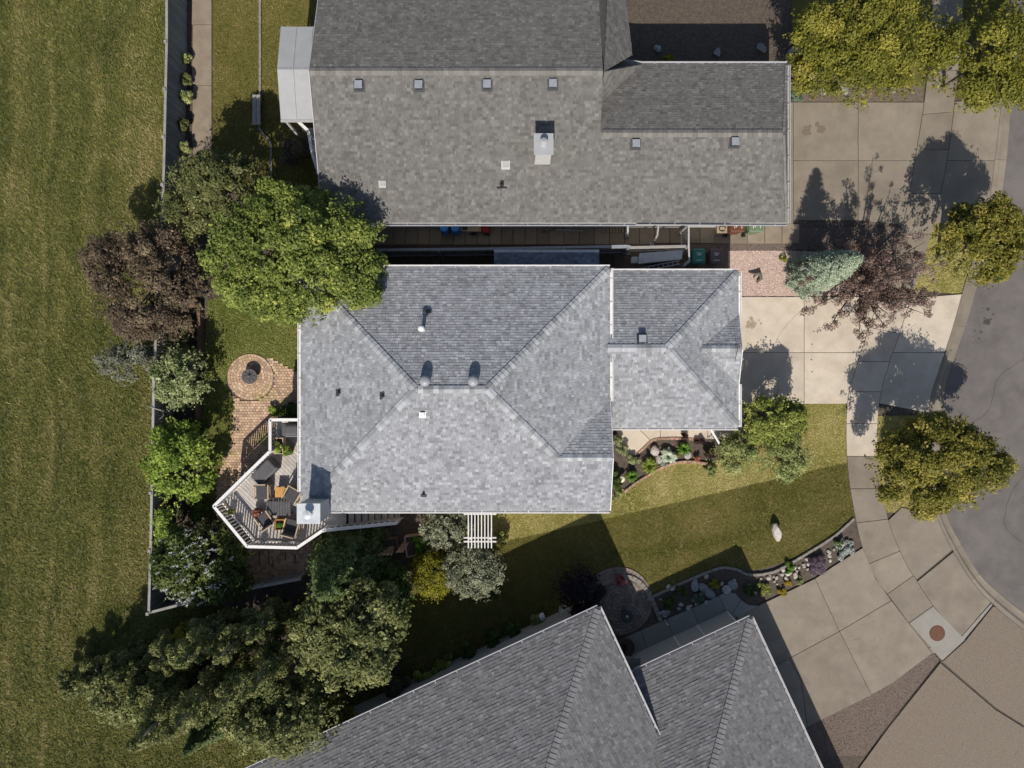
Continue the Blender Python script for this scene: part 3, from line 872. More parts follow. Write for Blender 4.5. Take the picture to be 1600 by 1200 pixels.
for A, B, o_ in ((NWc,NEc,(0,1,0)), (SWc+V3(1.25,0,0),SEc,(0,-1,0)), (SWc+V3(0,.75,0),NWc,(-1,0,0)), (V3(x1,yv,E),V3(x1,1.1,E),(1,0,0)), (V3(x1,1.9,E),NEc,(1,0,0))):
    gutter(r1, A, B, o_, M['white'])
mb = MB(); mb.bar(SEc+V3(.02,0,-.05), V3(x1+.02,g,zg-.05), .03, .18); mb.bar(V3(x1+.02,g,zg-.05), V3(x1+.02,yv,E-.05), .03, .18); obj('rake_board', mb, M['white'], r1)
mb = MB(); mb.prism([(x0+.55,y0+.55),(x1-.45,y0+.55),(x1-.45,y1-.55),(x0+.55,y1-.55)], 0, E-.17)
mb.add([(x1-.3,y0+.3,E-.1),(x1-.3,yv,E-.1),(x1-.3,g,zg-.08)], [(0,1,2)])
wall1 = obj('wall', mb, M['stucco'], mainh)
def window(parent, c, w, h, nrm, m=None):
    """framed window on a wall; nrm = outward direction"""
    n = Vector(nrm).normalized(); s = Vector((-n.y, n.x, 0)); c = Vector(c)
    mb = MB()
    for a in (-1, 1):
        mb.bar(c + s*(a*w/2) - V3(0,0,h/2) + n*.02, c + s*(a*w/2) + V3(0,0,h/2) + n*.02, .07, .06, n)
        mb.bar(c - s*(w/2+.035) + V3(0,0,a*h/2) + n*.021, c + s*(w/2+.035) + V3(0,0,a*h/2) + n*.021, .06, .07, n)
    mb.bar(c - V3(0,0,h/2) + n*.018, c + V3(0,0,h/2) + n*.018, .05, .05, n)
    f = obj('window', mb, M['white'], parent)
    mb = MB(); mb.bar(c - s*w/2 + n*.008, c + s*w/2 + n*.008, h, .016, n) if False else mb.add([c-s*(w/2)-V3(0,0,h/2)+n*.012, c+s*(w/2)-V3(0,0,h/2)+n*.012, c+s*(w/2)+V3(0,0,h/2)+n*.012, c-s*(w/2)+V3(0,0,h/2)+n*.012], [(0,1,2,3)])
    obj('pane', mb, M['glass'], f)
    return f
window(mainh, (x0+.55, 2.6, 2.5), 1.6, 1.2, (-1,0,0)); window(mainh, (x0+.55, -2.6, 2.5), 1.8, 1.4, (-1,0,0))
window(mainh, (-2.0, y0+.55, 2.5), 1.5, 1.2, (0,-1,0)); window(mainh, (1.5, y0+.55, 2.5), 2.0, 1.3, (0,-1,0))
window(mainh, (x1-.45, -3.6, 2.4), 1.8, 1.4, (1,0,0)); window(mainh, (-4.5, y1-.55, 2.7), 1.0, 1.0, (0,1,0))

# garage of the main house
GE = 2.45; gx0, gx1, gy0, gy1 = 3.72, 9.80, -1.86, 4.85
gh = (gy1-gy0)/2; gc = (gy0+gy1)/2; gz = GE + K*gh
ap_ = V3(gx1-gh, gc, gz); rl = V3(gx0, gc, gz)
gt = V3(7.95, gc, GE + K*(gx1-7.95)); ge = V3(9.72, gc, GE + K*(gx1-7.95))
va, vb = V3(gx1, gc+1.5, GE), V3(gx1, gc-1.5, GE)
pN = [V3(gx0,gy1,GE), V3(gx1,gy1,GE), ap_, rl]; pS = [V3(4.05,gy0,GE), V3(gx1,gy0,GE), ap_, rl, V3(gx0,gy0+.43,GE+.215), V3(4.05,gy0+.43,GE+.215)]
pS = [V3(gx0,gy0,GE), V3(gx1,gy0,GE), ap_, rl]
pE1 = [va, V3(gx1,gy1,GE), ap_, gt]; pE2 = [vb, gt, ap_, V3(gx1,gy0,GE)]
pG1 = [gt, ge, va]; pG2 = [gt, ge, vb]
r2 = roof(mainh, [pN, pS, pE1, pE2, pG1, pG2], [(4.02-.4,gy0),(gx1,gy0),(gx1,gy1),(4.02-.4,gy1)], GE, M['underlay'], M['shingle'], 12)
r2.name = 'garage_roof'
ridge_caps(r2, V3(gx1,gy1,GE), ap_, ctr(pN), ctr(pE1), M['cap']); ridge_caps(r2, V3(gx1,gy0,GE), ap_, ctr(pS), ctr(pE2), M['cap'])
ridge_caps(r2, rl + V3(.2,0,0), ap_, ctr(pN), ctr(pS), M['cap']); ridge_caps(r2, gt, ge, ctr(pG1), ctr(pG2), M['cap'])
for A, B, o_ in ((V3(4.15,gy1,GE),V3(gx1,gy1,GE),(0,1,0)), (V3(4.15,gy0,GE),V3(gx1,gy0,GE),(0,-1,0)), (V3(gx1,gy0,GE),vb,(1,0,0)), (va,V3(gx1,gy1,GE),(1,0,0))):
    gutter(r2, A, B, o_, M['white'])
mb = MB(); mb.bar(va+V3(.02,0,-.05), ge+V3(.03,0,-.05), .03, .16); mb.bar(ge+V3(.03,0,-.05), vb+V3(.02,0,-.05), .03, .16); obj('rake_board', mb, M['white'], r2)
mb = MB(); mb.prism([(3.6,gy0+.5),(gx1-.5,gy0+.5),(gx1-.5,gy1-.5),(3.6,gy1-.5)], 0, GE-.17)
mb.add([(gx1-.3,gc-1.45,GE-.1),(gx1-.3,gc+1.45,GE-.1),(gx1-.3,gc,GE+.85)], [(0,1,2)])
obj('garage_wall', mb, M['stucco'], mainh)
gd = MB(); gd.box((gx1-.49, gc, 1.2), (.06, 4.9, 2.1)); gd = obj('garage_door', gd, M['white'], mainh)
for k in range(4):
    mb = MB(); mb.box((gx1-.455, gc, .42+k*.52), (.03, 4.8, .48)); obj('door_panel', mb, M['white'], gd)
# downspout bent away from the garage corner into the shrubs
mb = MB(); a = W(1109,668,2.3); b = W(1124,693,1.1); c = W(1122,694,.1)
mb.tube([a, b, c], .05, 6); obj('downspout', mb, M['white'], mainh)

# chimney chase at the deck corner
cx, cy, cw, cd, ct = -8.0, -5.1, .92, .80, 5.1
ch = MB(); ch.box((cx, cy, (ct+ZY)/2), (cw-.06, cd-.06, ct-ZY)); chim = obj('chimney', ch, M['siding'], mainh)
mb = MB(); mb.box((cx, cy, ct+.03), (cw, cd, .07)); obj('chimney_cap', mb, M['galv'], chim)
mb = MB(); mb.lathe((cx+.02, cy, ct+.07), [(.17,0),(.14,.05),(.12,.06),(.12,.22)], 20); obj('flue', mb, M['galv'], chim)
mb = MB(); mb.lathe((cx+.02, cy, ct+.31), [(.18,0),(.17,.025),(.02,.07)], 20); obj('flue_lid', mb, M['galv'], chim)

def plane_z(pl, x, y):
    n, up, u = frame_of([Vector(p) for p in pl]); p = Vector(pl[0])
    return p.z - (n.x*(x-p.x) + n.y*(y-p.y))/n.z
def place_on(pl, px, py, up=0.0):
    z = 5.0
    for _ in range(12):
        w = W(px, py, z+up); z = plane_z(pl, w.x, w.y)
    return V3(w.x, w.y, z)
mN = [NWc, NEc, rR, rL]; mW = [NWc, rL, SWc]; mS = [SWc, SEc, rR, rL]
for px in (663, 739):
    p = place_on(mN, px, 595, .4)
    mb = MB(); mb.lathe(p+V3(0,0,-.1), [(.14,0),(.14,.26),(.21,.28),(.225,.34),(.21,.42),(.15,.48),(.05,.51)], 20)
    mb.box(p+V3(0,0,.0), (.4,.4,.02)); obj('roof_vent', mb, M['greymetal'], r1, True)
p = place_on(mN, 658, 513, .5)
mb = MB(); mb.lathe(p+V3(0,0,-.1), [(.15,0),(.09,.16),(.075,.18),(.075,.55),(.13,.56),(.13,.64),(.05,.68)], 16); obj('stack_vent', mb, M['white'], r1, True)
def boot(pl, px, py, m, r, parent=r1, h=.22):
    p = place_on(pl, px, py, h)
    mb = MB(); mb.lathe(p+V3(0,0,-.05), [(r*2.2,0),(r*1.3,.09),(r,.1),(r,h),(r*.6,h+.005),(r*.6,h-.05)], 12); mb.box(p+V3(0,0,.004), (r*5,r*5,.02)); return obj('vent_pipe', mb, m, parent)
boot(mW, 528, 614, M['darkmetal'], .055); boot(mW, 597, 619, M['darkmetal'], .055); boot(mS, 661, 773, M['darkmetal'], .05); boot(mN, 669, 488, M['darkmetal'], .05)
def boxvent(pl, px, py, m, s=.3, h=.14, parent=r1, dark=None):
    p = place_on(pl, px, py, h)
    mb = MB(); mb.box(p+V3(0,0,h*.45), (s,s,h*1.3)); v = obj('box_vent', mb, m, parent)
    n_, up_, u_ = frame_of([Vector(q) for q in pl]); mb = MB(); mb.bar(p-up_*s*.8+n_*.03, p+up_*s*.75+n_*.03, s*1.6, .012, n_); obj('flashing', mb, m, v)
    mb = MB(); mb.box(p+V3(0,0,h*1.1+.012), (s*1.12,s*1.12,.03)); obj('vent_cover', mb, m if dark is None else dark, v)
boxvent(mS, 660, 648, M['white'], .16, .1)
boxvent(pN, 1004, 529, M['darkmetal'], .27, .14, r2, M['greymetal'])

# ---- northern house ---------------------------------------------------------------------------
NE_ = 3.4; NK = .36
nx0, nx1 = -7.9, 11.53; ny = 6.76; nry = 12.2; nrz = NE_ + NK*(nry-ny)
nry2 = 10.07; nrz2 = NE_ + NK*(nry2-ny); nnor = nry2 + (nry2-ny)
A = V3(nx0,nry,nrz); B = V3(3.55,nry,nrz); C = V3(3.55,nry2,nrz2); D = V3(10.95,nry2,nrz2)
F0 = V3(nx0,ny,NE_); E0 = V3(nx1,ny,NE_); NN = 2*nry-ny
north = thing('long_house', 'long brown grey shingled house with square vents and white patio cover', 'house', (1.5, 10.5, ZY))
pS = [F0, E0, D, C, B, A]
pN1 = [A, B, V3(3.55,NN,NE_), V3(nx0,NN,NE_)]
pN2 = [C, D, V3(nx1,nnor,NE_), V3(5.44,nnor,NE_), V3(3.55, 11.5, nrz2-NK*(11.5-nry2))]
pE = [E0, V3(nx1,nnor,NE_), D]
Mv = V3(3.6, 11.5, nrz2-NK*(11.5-nry2)+.01); Vv = V3(5.44,nnor+.01,NE_); Wv = V3(4.58,nnor+.1,NE_)
Bp = V3(3.6,nry+.02,nrz-.06)
pX = [[Bp, Mv, Vv], [Bp, Vv, Wv], [Bp, Wv, V3(4.58,NN,NE_), V3(3.6,NN,NE_+.05)]]
soff = [(nx0,ny),(nx1,ny),(nx1,nnor),(5.44,nnor),(4.58,nnor+.1),(4.58,NN),(nx0,NN)]
r3 = roof(north, [pS, pN1, pN2, pE] + pX, soff, NE_, M['underlay2'], M['shingle2'], 21)
ridge_caps(r3, A, B, ctr(pS), ctr(pN1), M['cap2']); ridge_caps(r3, C, D, ctr(pS)-V3(0,1,.39), ctr(pN2), M['cap2'])
ridge_caps(r3, V3(nx1,nnor,NE_), D, ctr(pE), ctr(pN2), M['cap2'], wid=.1); ridge_caps(r3, E0, D, ctr(pE), V3(8,8,plane_z(pS,8,8)), M['cap2'], wid=.1)
gutter(r3, F0, V3(5.2,ny,NE_), (0,-1,0), M['offwhite']); gutter(r3, V3(5.25,ny+.04,NE_), E0, (0,-1,0), M['offwhite'])
gutter(r3, E0, V3(nx1,nnor,NE_), (1,0,0), M['offwhite']); gutter(r3, V3(5.44,nnor,NE_), V3(nx1,nnor,NE_), (0,1,0), M['offwhite'])
gutter(r3, V3(4.58,nnor+.1,NE_), V3(5.44,nnor,NE_), (.1,1,0), M['offwhite']); gutter(r3, V3(4.58,NN,NE_), V3(4.58,nnor+.1,NE_), (1,0,0), M['offwhite'])
mb = MB(); mb.bar(F0+V3(-.02,0,-.05), A+V3(-.02,0,-.05), .03, .18); mb.bar(A+V3(-.02,0,-.05), V3(nx0-.02,NN,NE_-.05), .03, .18); obj('rake_board', mb, M['offwhite'], r3)
mb = MB(); mb.prism([(nx0+.4,ny+.55),(nx1-.45,ny+.55),(nx1-.45,nnor-.5),(4.2,nnor-.5),(4.2,NN-.5),(nx0+.4,NN-.5)], 0, NE_-.17)
mb.add([(nx0+.4,ny+.5,NE_-.1),(nx0+.4,NN-.5,NE_-.1),(nx0+.4,nry,nrz-.1)], [(0,1,2)])
obj('wall', mb, M['siding'], north)
window(north, (nx0+.4, 9.0, 1.9), 1.5, 1.2, (-1,0,0)); window(north, (-1.0, ny+.55, 1.9), 1.2, 1.0, (0,-1,0)); window(north, (6.0, ny+.55, 1.9), 1.0, .8, (0,-1,0))
gd = MB(); gd.box((nx1-.44, 10.1, 1.2), (.06, 4.9, 2.1)); gd = obj('garage_door', gd, M['white'], north)
for px, py in ((560,132),(654,132),(761,131),(864,130),(994,224),(1149,221)):
    boxvent(pS, px, py, M['darkmetal'], .27, .16, r3, M['greymetal'])
boxvent(pS, 790, 257, M['siding'], .22, .06, r3); boxvent(pS, 597, 287, M['siding'], .18, .05, r3)
p = place_on(pS, 784, 286, .2)
mb = MB(); mb.lathe(p+V3(0,0,-.05), [(.10,0),(.08,.2),(.05,.2),(.05,.1)], 14); mb.box(p+V3(0,-.14,.0), (.42,.03,.06)); obj('flue_pipe', mb, M['darkmetal'], r3)
cb = place_on(pS, 847, 258, 0.0); ct = 5.5
mb = MB(); mb.box((cb.x, cb.y+.38, (cb.z-.3+ct)/2), (.62,.72,ct-cb.z+.3)); c2 = obj('chimney', mb, M['siding'], r3)
mb = MB(); mb.box((cb.x, cb.y+.38, ct+.03), (.76,.82,.06)); obj('chimney_cap', mb, M['panel'], c2)
mb = MB(); mb.lathe((cb.x, cb.y+.38, ct+.06), [(.13,0),(.1,.03),(.1,.2),(.15,.21),(.15,.26),(.03,.3)], 18); obj('flue', mb, M['panel'], c2)
# patio cover: ridged white metal panels on posts
cov = thing('patio_cover', 'white ribbed metal patio cover at the end of the long brown roof', 'awning', (-8.8, 13, ZY))
cxl, cxr, cy0, cy1, cz0, cz1 = -9.82, -7.75, 11.22, 13.2, 3.0, 3.45
for s_, yy in ((1, cy0), (-1, 2*cy1-cy0)):
    for k in range(3):
        xa = cxl + (cxr-cxl)*k/3; xb = cxl + (cxr-cxl)*(k+1)/3 - .02
        mb = MB(); a, b, c, d = V3(xa,yy,cz0), V3(xb,yy,cz0), V3(xb,cy1-.04*s_,cz1), V3(xa,cy1-.04*s_,cz1)
        dz = V3(0,0,-.04); mb.add([a,b,c,d,a+dz,b+dz,c+dz,d+dz], [(0,1,2,3),(7,6,5,4),(0,4,5,1),(1,5,6,2),(2,6,7,3),(3,7,4,0)])
        mb.bar(b+V3(.0,0,.012), c+V3(0,0,.012), .03, .03)
        obj('roof_panel', mb, M['panel'], cov)
mb = MB(); mb.bar(V3(cxl,cy1,cz1-.02), V3(cxr,cy1,cz1-.02), .05, .05); obj('ridge_flashing', mb, M['greymetal'], cov)
mb = MB(); mb.bar(V3(cxl,cy0-.05,cz0-.02), V3(cxr,cy0-.05,cz0-.02), .07, .09); obj('beam', mb, M['offwhite'], cov)
for yy in (cy0+.1, cy1, 2*cy1-cy0-.1):
    mb = MB(); mb.box((cxl+.1, yy, (cz0+ZY)/2-.02), (.1,.1,cz0-ZY-.04)); obj('post', mb, M['offwhite'], cov)

# ---- southern house, turned on its plot -------------------------------------------------------
SE_ = 3.4
P0 = W(935, 950, SE_); Pl = W(540, 1133, SE_)
a = (Pl-P0).normalized(); b = V3(-a.y, a.x, 0)
if b.y > 0: b = -b
south_h = thing('angled_house', 'grey shingled house standing at an angle beyond the side lawn', 'house', (P0+a*5+b*5).xy.to_3d() + V3(0,0,ZY))
K = .34
La, Lb = 17.0, 12.0; hb = Lb/2; zr = SE_ + K*hb
q00, q10, q11, q01 = P0, P0+a*La, P0+a*La+b*Lb, P0+b*Lb
ra, rb = P0+a*hb+b*hb+V3(0,0,K*hb), P0+a*(La-hb)+b*hb+V3(0,0,K*hb)
f1, f2, f3, f4 = [q00,q10,rb,ra], [q00,ra,q01], [q01,q11,rb,ra], [q10,q11,rb]
TH = dict(e=.13, thick=(.008,.028), wide=(.10,.30), pale=.1)
r4 = roof(south_h, [f1,f2,f3,f4], [q00,q10,q11,q01], SE_, M['underlay2'], M['shingle3'], 31, **TH)
ridge_caps(r4, q00, ra, ctr(f1), ctr(f2), M['cap3']); ridge_caps(r4, q01, ra, ctr(f3), ctr(f2), M['cap3']); ridge_caps(r4, rb, ra, ctr(f1), ctr(f3), M['cap3'])
gutter(r4, q00, q10, -b, M['offwhite']); gutter(r4, q00, q01, -a, M['offwhite'])
mb = MB(); c_ = lambda u, v: P0+a*u+b*v
mb.prism([c_(.55,.55), c_(La-.5,.55), c_(La-.5,Lb-.5), c_(.55,Lb-.5)], 0, SE_-.17); obj('wall', mb, M['siding'], south_h)
for u in (2.2, 5.6, 9.2):
    c = c_(u, .55); window(south_h, (c.x, c.y, 2.0), 1.3, 1.1, -b)
GE2 = 2.55
P1 = W(1173, 966, GE2); k1 = W(990, 1044, GE2)
La2 = (k1-P1).length; Lb2 = 12.0; h2 = 5.0; Lx = 6.1
g00, g10, g01 = P1, P1+a*La2, P1+b*Lb2
s0, s1_ = P1+a*h2+b*h2+V3(0,0,K*h2), P1+a*h2+b*Lb2+V3(0,0,K*h2)
f1 = [g00, g10, P1+a*Lx+b*.6+V3(0,0,K*.6), P1+a*Lx+b*h2+V3(0,0,K*h2), s0]
f2 = [g00, s0, s1_, g01]
r5 = roof(south_h, [f1,f2], [g00,g10,P1+a*Lx+b*.6,P1+a*Lx+b*Lb2,g01], GE2, M['underlay2'], M['shingle3'], 32, **TH)
r5.name = 'garage_roof'
ridge_caps(r5, g00, s0, ctr(f1), ctr(f2), M['cap3'])
gutter(r5, g00, g10, -b, M['offwhite']); gutter(r5, g00, g01, -a, M['offwhite']); gutter(r5, g10, P1+a*Lx+b*.6, (a*.5-b*.8), M['offwhite'])
mb = MB(); d_ = lambda u, v: P1+a*u+b*v
mb.prism([d_(.5,.35), d_(La2-.15,.35), d_(Lx,1.6), d_(Lx,Lb2-.5), d_(.5,Lb2-.5)], 0, GE2-.17); obj('garage_wall', mb, M['siding'], south_h)
mb = MB()
for u in (.47, 2.0, 3.2): mb.bar(d_(u,.335)+V3(0,0,-2.4), d_(u,.335)+V3(0,0,-.2), .08, .03, -b)
obj('corner_trim', mb, M['white'], south_h)
c = d_(1.2, .345); mb = MB(); mb.box((c.x, c.y, 1.8), (.12,.12,.16), math.atan2(a.y,a.x)); obj('wall_lamp', mb, M['black'], south_h)
# low grey porch roof tucked between house and garage
mb = MB(); q = [W(973,1026,1.9), W(1000,1028,1.9), W(1002,1045,1.95), W(984,1066,2.0)]
mb.prism([(p.x,p.y) for p in q], 1.85, 1.95); obj('porch_slab', mb, M['kerbstone'], south_h)

# ---------------------------------------------------------------- fences
def fence(name, label, pts, h, m, mc, bw=.14, group=None, capw=.11, facing=1):
    L0 = pts[0]; f = thing(name, label, 'fence', (L0.x, L0.y, ZY), group)
    mbd = MB(); mbd.box((0,0,h/2), (bw-.012,.022,h)); bd = mesh_of('board', mbd, m)
    mp = MB(); mp.box((0,0,(h+.06)/2), (.1,.1,h+.06)); mp.box((0,0,h+.075), (.13,.13,.03)); po = mesh_of('post', mp, mc)
    for i in range(len(pts)-1):
        A, B = Vector((pts[i].x, pts[i].y, ZY)), Vector((pts[i+1].x, pts[i+1].y, ZY))
        d = B-A; L = d.length; d.normalize(); an = math.atan2(d.y, d.x); nn = Vector((-d.y, d.x, 0))*facing
        n = int(L/bw)
        for k in range(n):
            p = A + d*((k+.5)*L/n); piece('board', bd, f, p, an)
        k = max(1, round(L/2.4))
        for j in range(k + (1 if i == len(pts)-2 else 0)):
            piece('post', po, f, A + d*(j*L/k) - nn*.07, an)
        for zz in (.35, h-.3):
            mb = MB(); mb.bar(A - nn*.035 + V3(0,0,zz), B - nn*.035 + V3(0,0,zz), .04, .09); obj('rail', mb, mc, f)
        mb = MB(); mb.bar(A - nn*.03 + V3(0,0,h+.018), B - nn*.03 + V3(0,0,h+.018), capw, .035); obj('cap_rail', mb, mc, f)
    return f
fence('board_fence', 'long grey board fence dividing the back gardens from the field', FB, 1.8, M['fence'], M['fencecap'], facing=1)
FS = [W(235,958,1.8), W(345,929,1.7), W(470,905,1.7)]
fence('board_fence', 'short blue grey board fence closing the garden behind the lilac bush', FS, 1.7, M['fence'], M['fencecap'], facing=-1)
SF = [W(592,390,1.75), W(780,388,1.75), W(982,384,1.75)]
fence('board_fence', 'grey board fence between the two houses beside the slab path', SF, 1.75, M['fence'], M['greymetal'], facing=1)

# beige rail, white gate frame and pipes at the end of the side passage
t = thing('gate_frame', 'white metal gate frame closing the side passage by the teal bin', 'gate', (*W(1072,385,0).xy, ZY))
g1, g2, g3 = W(1076,352,1.8), W(1076,385,1.8), W(1077,408,1.8)
for p in (g1, g2, g3):
    mb = MB(); mb.box((p.x,p.y,.93), (.09,.09,1.75)); obj('post', mb, M['offwhite'], t)
mb = MB(); mb.bar(g1, g2, .07, .05); mb.bar(g2+V3(0,0,-1.3), g1+V3(0,0,-1.3), .05, .05); obj('top_rail', mb, M['offwhite'], t)
mb = MB(); mb.bar(g2, g3, .07, .05); mb.bar(g3, W(1068,416,1.75), .06, .05); obj('arm', mb, M['offwhite'], t)
gm = g1.lerp(g2, .5)
for k in range(8):
    p = g1.lerp(g2, (k+.5)/8); mb = MB(); mb.box((p.x,p.y,1.1), (.02,.03,1.3)); obj('slat', mb, M['fencecap'], t)
t = thing('rail_fence', 'pale timber rail between fence end and white gate', 'fence', (*W(1020,386,0).xy, ZY))
ra_, rb_ = W(984,387,1.5), W(1072,385,1.5)
mb = MB(); mb.bar(ra_, rb_, .12, .05); mb.bar(ra_+V3(0,0,-.8), rb_+V3(0,0,-.8), .05, .09); obj('rail', mb, M['fencecap'], t)
for k in range(4):
    p = ra_.lerp(rb_, k/3); mb = MB(); mb.box((p.x,p.y,.78), (.09,.09,1.42)); obj('post', mb, M['fencecap'], t)
for pp in ([W(981,348,3.2),W(981,362,2.6),W(980,367,.2)], [W(1029,350,3.1),W(1027,368,1.4),W(1019,382,.3)]):
    mb = MB(); mb.tube(pp, .045, 6); ds_ = obj('downspout', mb, M['offwhite'], north)
    mb = MB(); mb.box((pp[-1].x, pp[-1].y, .19), (.16,.2,.14)); obj('elbow', mb, M['offwhite'], ds_)
# ---------------------------------------------------------------- deck
DZ = 1.75; RZ = 2.72
deck = thing('deck', 'raised weathered timber deck with white railing behind the bungalow', 'deck', (-10.2, -4.5, ZY))
rn = [W(470,656,RZ), W(422,656,RZ), W(422,705,RZ), W(334,791,RZ), W(386,854,RZ), W(464,856,RZ), W(504,829,RZ)]
wx = x0 + .55
dpoly = [(wx, rn[0].y)] + [(p.x, p.y) for p in rn[1:]] + [(-7.35, rn[-1].y), (-7.35, y0+.55), (wx, y0+.55)]
def planks(parent, poly, ang, w, z, m, gap=.012, th=.04):
    co, si = math.cos(-ang), math.sin(-ang)
    loc = [(x*co - y*si, x*si + y*co) for x, y in poly]
    v = min(p[1] for p in loc); vm = max(p[1] for p in loc)
    ca, sa = math.cos(ang), math.sin(ang); inv = lambda u, v: (u*ca - v*sa, u*sa + v*ca)
    while v < vm - .03:
        v1 = v + w - gap
        ia, ib = intervals(loc, v+.004), intervals(loc, min(v1, vm-.004)); im = intervals(loc, (v+min(v1,vm))/2)
        for j, (ua, ub) in enumerate(im):
            p0 = ia[j] if len(ia) == len(im) else (ua, ub); p1 = ib[j] if len(ib) == len(im) else (ua, ub)
            if ub-ua < .05: continue
            mb = MB(); mb.prism([inv(p0[0],v), inv(p0[1],v), inv(p1[1],v1), inv(p1[0],v1)], z-th, z)
            obj('plank', mb, m, parent)
        v += w
planks(deck, dpoly, math.radians(-45), .142, DZ, M['deck'])
# skirt and posts
mb = MB()
for i in range(1, len(dpoly)-3):
    mb.bar((*dpoly[i-1], DZ-.16), (*dpoly[i], DZ-.16), .05, .22)
obj('rim_joist', mb, M['timber'], deck)
for p in rn[1:6]:
    mb = MB(); mb.box((p.x*.985-.1, p.y*.985, DZ/2), (.13,.13,DZ-.1)); obj('support_post', mb, M['timber'], deck)
mbal = MB(); mbal.box((0,0,.44), (.05,.04,.88)); BAL = mesh_of('baluster', mbal, M['rail'])
mpo = MB(); mpo.box((0,0,.49), (.10,.10,1.0)); RPO = mesh_of('rail_post', mpo, M['rail'])
def railing(parent, A, B, z=DZ, post=True):
    d = Vector((B.x-A.x, B.y-A.y, 0)); L = d.length; d.normalize(); an = math.atan2(d.y, d.x)
    mb = MB(); mb.bar((A.x,A.y,z+.97), (B.x,B.y,z+.97), .125, .035); mb.bar((A.x,A.y,z+.91), (B.x,B.y,z+.91), .04, .08); obj('top_rail', mb, M['rail'], parent)
    mb = MB(); mb.bar((A.x,A.y,z+.10), (B.x,B.y,z+.10), .05, .07); obj('bottom_rail', mb, M['rail'], parent)
    n = max(2, int(L/.15))
    for k in range(1, n):
        p = A + d*(k*L/n); piece('baluster', BAL, parent, (p.x, p.y, z+.06), an)
    if post: piece('rail_post', RPO, parent, (A.x, A.y, z-.03), an)
for i in range(len(rn)-1): railing(deck, Vector((rn[i].x, rn[i].y, 0)) if i else Vector((wx, rn[0].y, 0)), Vector((rn[i+1].x, rn[i+1].y, 0)))
piece('rail_post', RPO, deck, (rn[-1].x, rn[-1].y, DZ-.03), 0)
# stairs down along the house
sx0, nst, run = -7.3, 8, .262
sy0, sy1 = y0+.45, rn[-1].y + .02
for k in range(nst):
    z = DZ - (k+1)*(DZ-ZY)/(nst+1); xa = sx0 + k*run
    for j in range(2):
        mb = MB(); mb.box((xa + run*(.27+.47*j), (sy0+sy1)/2, z), (run*.45, sy0-sy1, .04)); obj('tread', mb, M['deck'], deck)
for yy in (sy1+.03, sy0-.03):
    mb = MB(); mb.bar((sx0, yy, DZ-.2), (sx0+nst*run+.1, yy, ZY+.05), .04, .24); obj('stringer', mb, M['deck'], deck)
A_, B_ = V3(rn[-1].x, rn[-1].y, DZ), V3(sx0+nst*run, sy1-.02, ZY+.1)
mb = MB(); mb.bar(A_+V3(0,0,.95), B_+V3(0,0,.95), .145, .04); obj('stair_rail', mb, M['rail'], deck)
mb = MB(); mb.bar(A_+V3(0,0,.15), B_+V3(0,0,.15), .05, .06); obj('stair_rail', mb, M['rail'], deck)
for k in range(12):
    p = A_.lerp(B_, (k+.5)/12); piece('baluster', BAL, deck, (p.x, p.y, p.z+.08))
piece('rail_post', RPO, deck, (B_.x, B_.y, ZY), 0)

# ---- things on the deck
def rbox(mb, c, s, rz=0, r=.04, t=.5):
    """box with softened edges"""
    cx, cy, cz = c; co, si = math.cos(rz), math.sin(rz); a, b, h = s[0]/2, s[1]/2, s[2]/2
    vs = []
    for z, ins in ((-h,0),(h-r,0),(h-r*.3,r*.35),(h,r)):
        for x, y in ((-a+ins,-b+r+ins*.3),(-a+r+ins*.3,-b+ins),(a-r-ins*.3,-b+ins),(a-ins,-b+r+ins*.3),(a-ins,b-r-ins*.3),(a-r-ins*.3,b-ins),(-a+r+ins*.3,b-ins),(-a+ins,b-r-ins*.3)):
            vs.append((cx+x*co-y*si, cy+x*si+y*co, cz+z))
    fs = [tuple(range(7,-1,-1)), tuple(range(24,32))]
    for k in range(3):
        fs += [(k*8+i, k*8+(i+1)%8, k*8+8+(i+1)%8, k*8+8+i) for i in range(8)]
    return mb.add(vs, fs, t)
def patio_chair(label, px, py, rz, group='wooden patio chairs'):
    p = W(px, py, DZ+.45); t = thing('patio_chair', label, 'chair', (p.x, p.y, DZ), group, rz)
    def ob(n, mb, m): return obj(n, mb, m, t, local=True)
    mb = MB(); rbox(mb, (0,.02,.43), (.54,.58,.13), 0, .04); ob('seat_cushion', mb, M['cushion'])
    mb = MB(); mb.bar((0,-.26,.42), (0,-.36,.86), .50, .09, (0,1,0)); ob('back_cushion', mb, M['cushion'])
    for s in (-1, 1):
        mb = MB(); mb.bar((s*.30,-.34,.62), (s*.30,.30,.60), .05, .03); ob('armrest', mb, M['palewood'])
        for yy in (-.27, .25):
            mb = MB(); mb.box((s*.30,yy,.30), (.05,.05,.6)); ob('leg', mb, M['palewood'])
    mb = MB(); mb.box((0,0,.33), (.6,.56,.05)); ob('seat_frame', mb, M['palewood'])
    mb = MB(); mb.bar((-.29,-.38,.86), (.29,-.38,.86), .04, .06); ob('back_rail', mb, M['palewood'])
    return t
patio_chair('wooden patio chair with dark cushion beside the covered sofa', 410, 769, math.radians(180))
patio_chair('wooden patio chair with dark cushion turned towards the house wall', 457, 773, math.radians(150))
patio_chair('wooden patio chair with dark cushion next to the terracotta flower pot', 414, 812, math.radians(35))
patio_chair('wooden patio chair with dark cushion between railing and chimney', 456, 822, math.radians(-15))
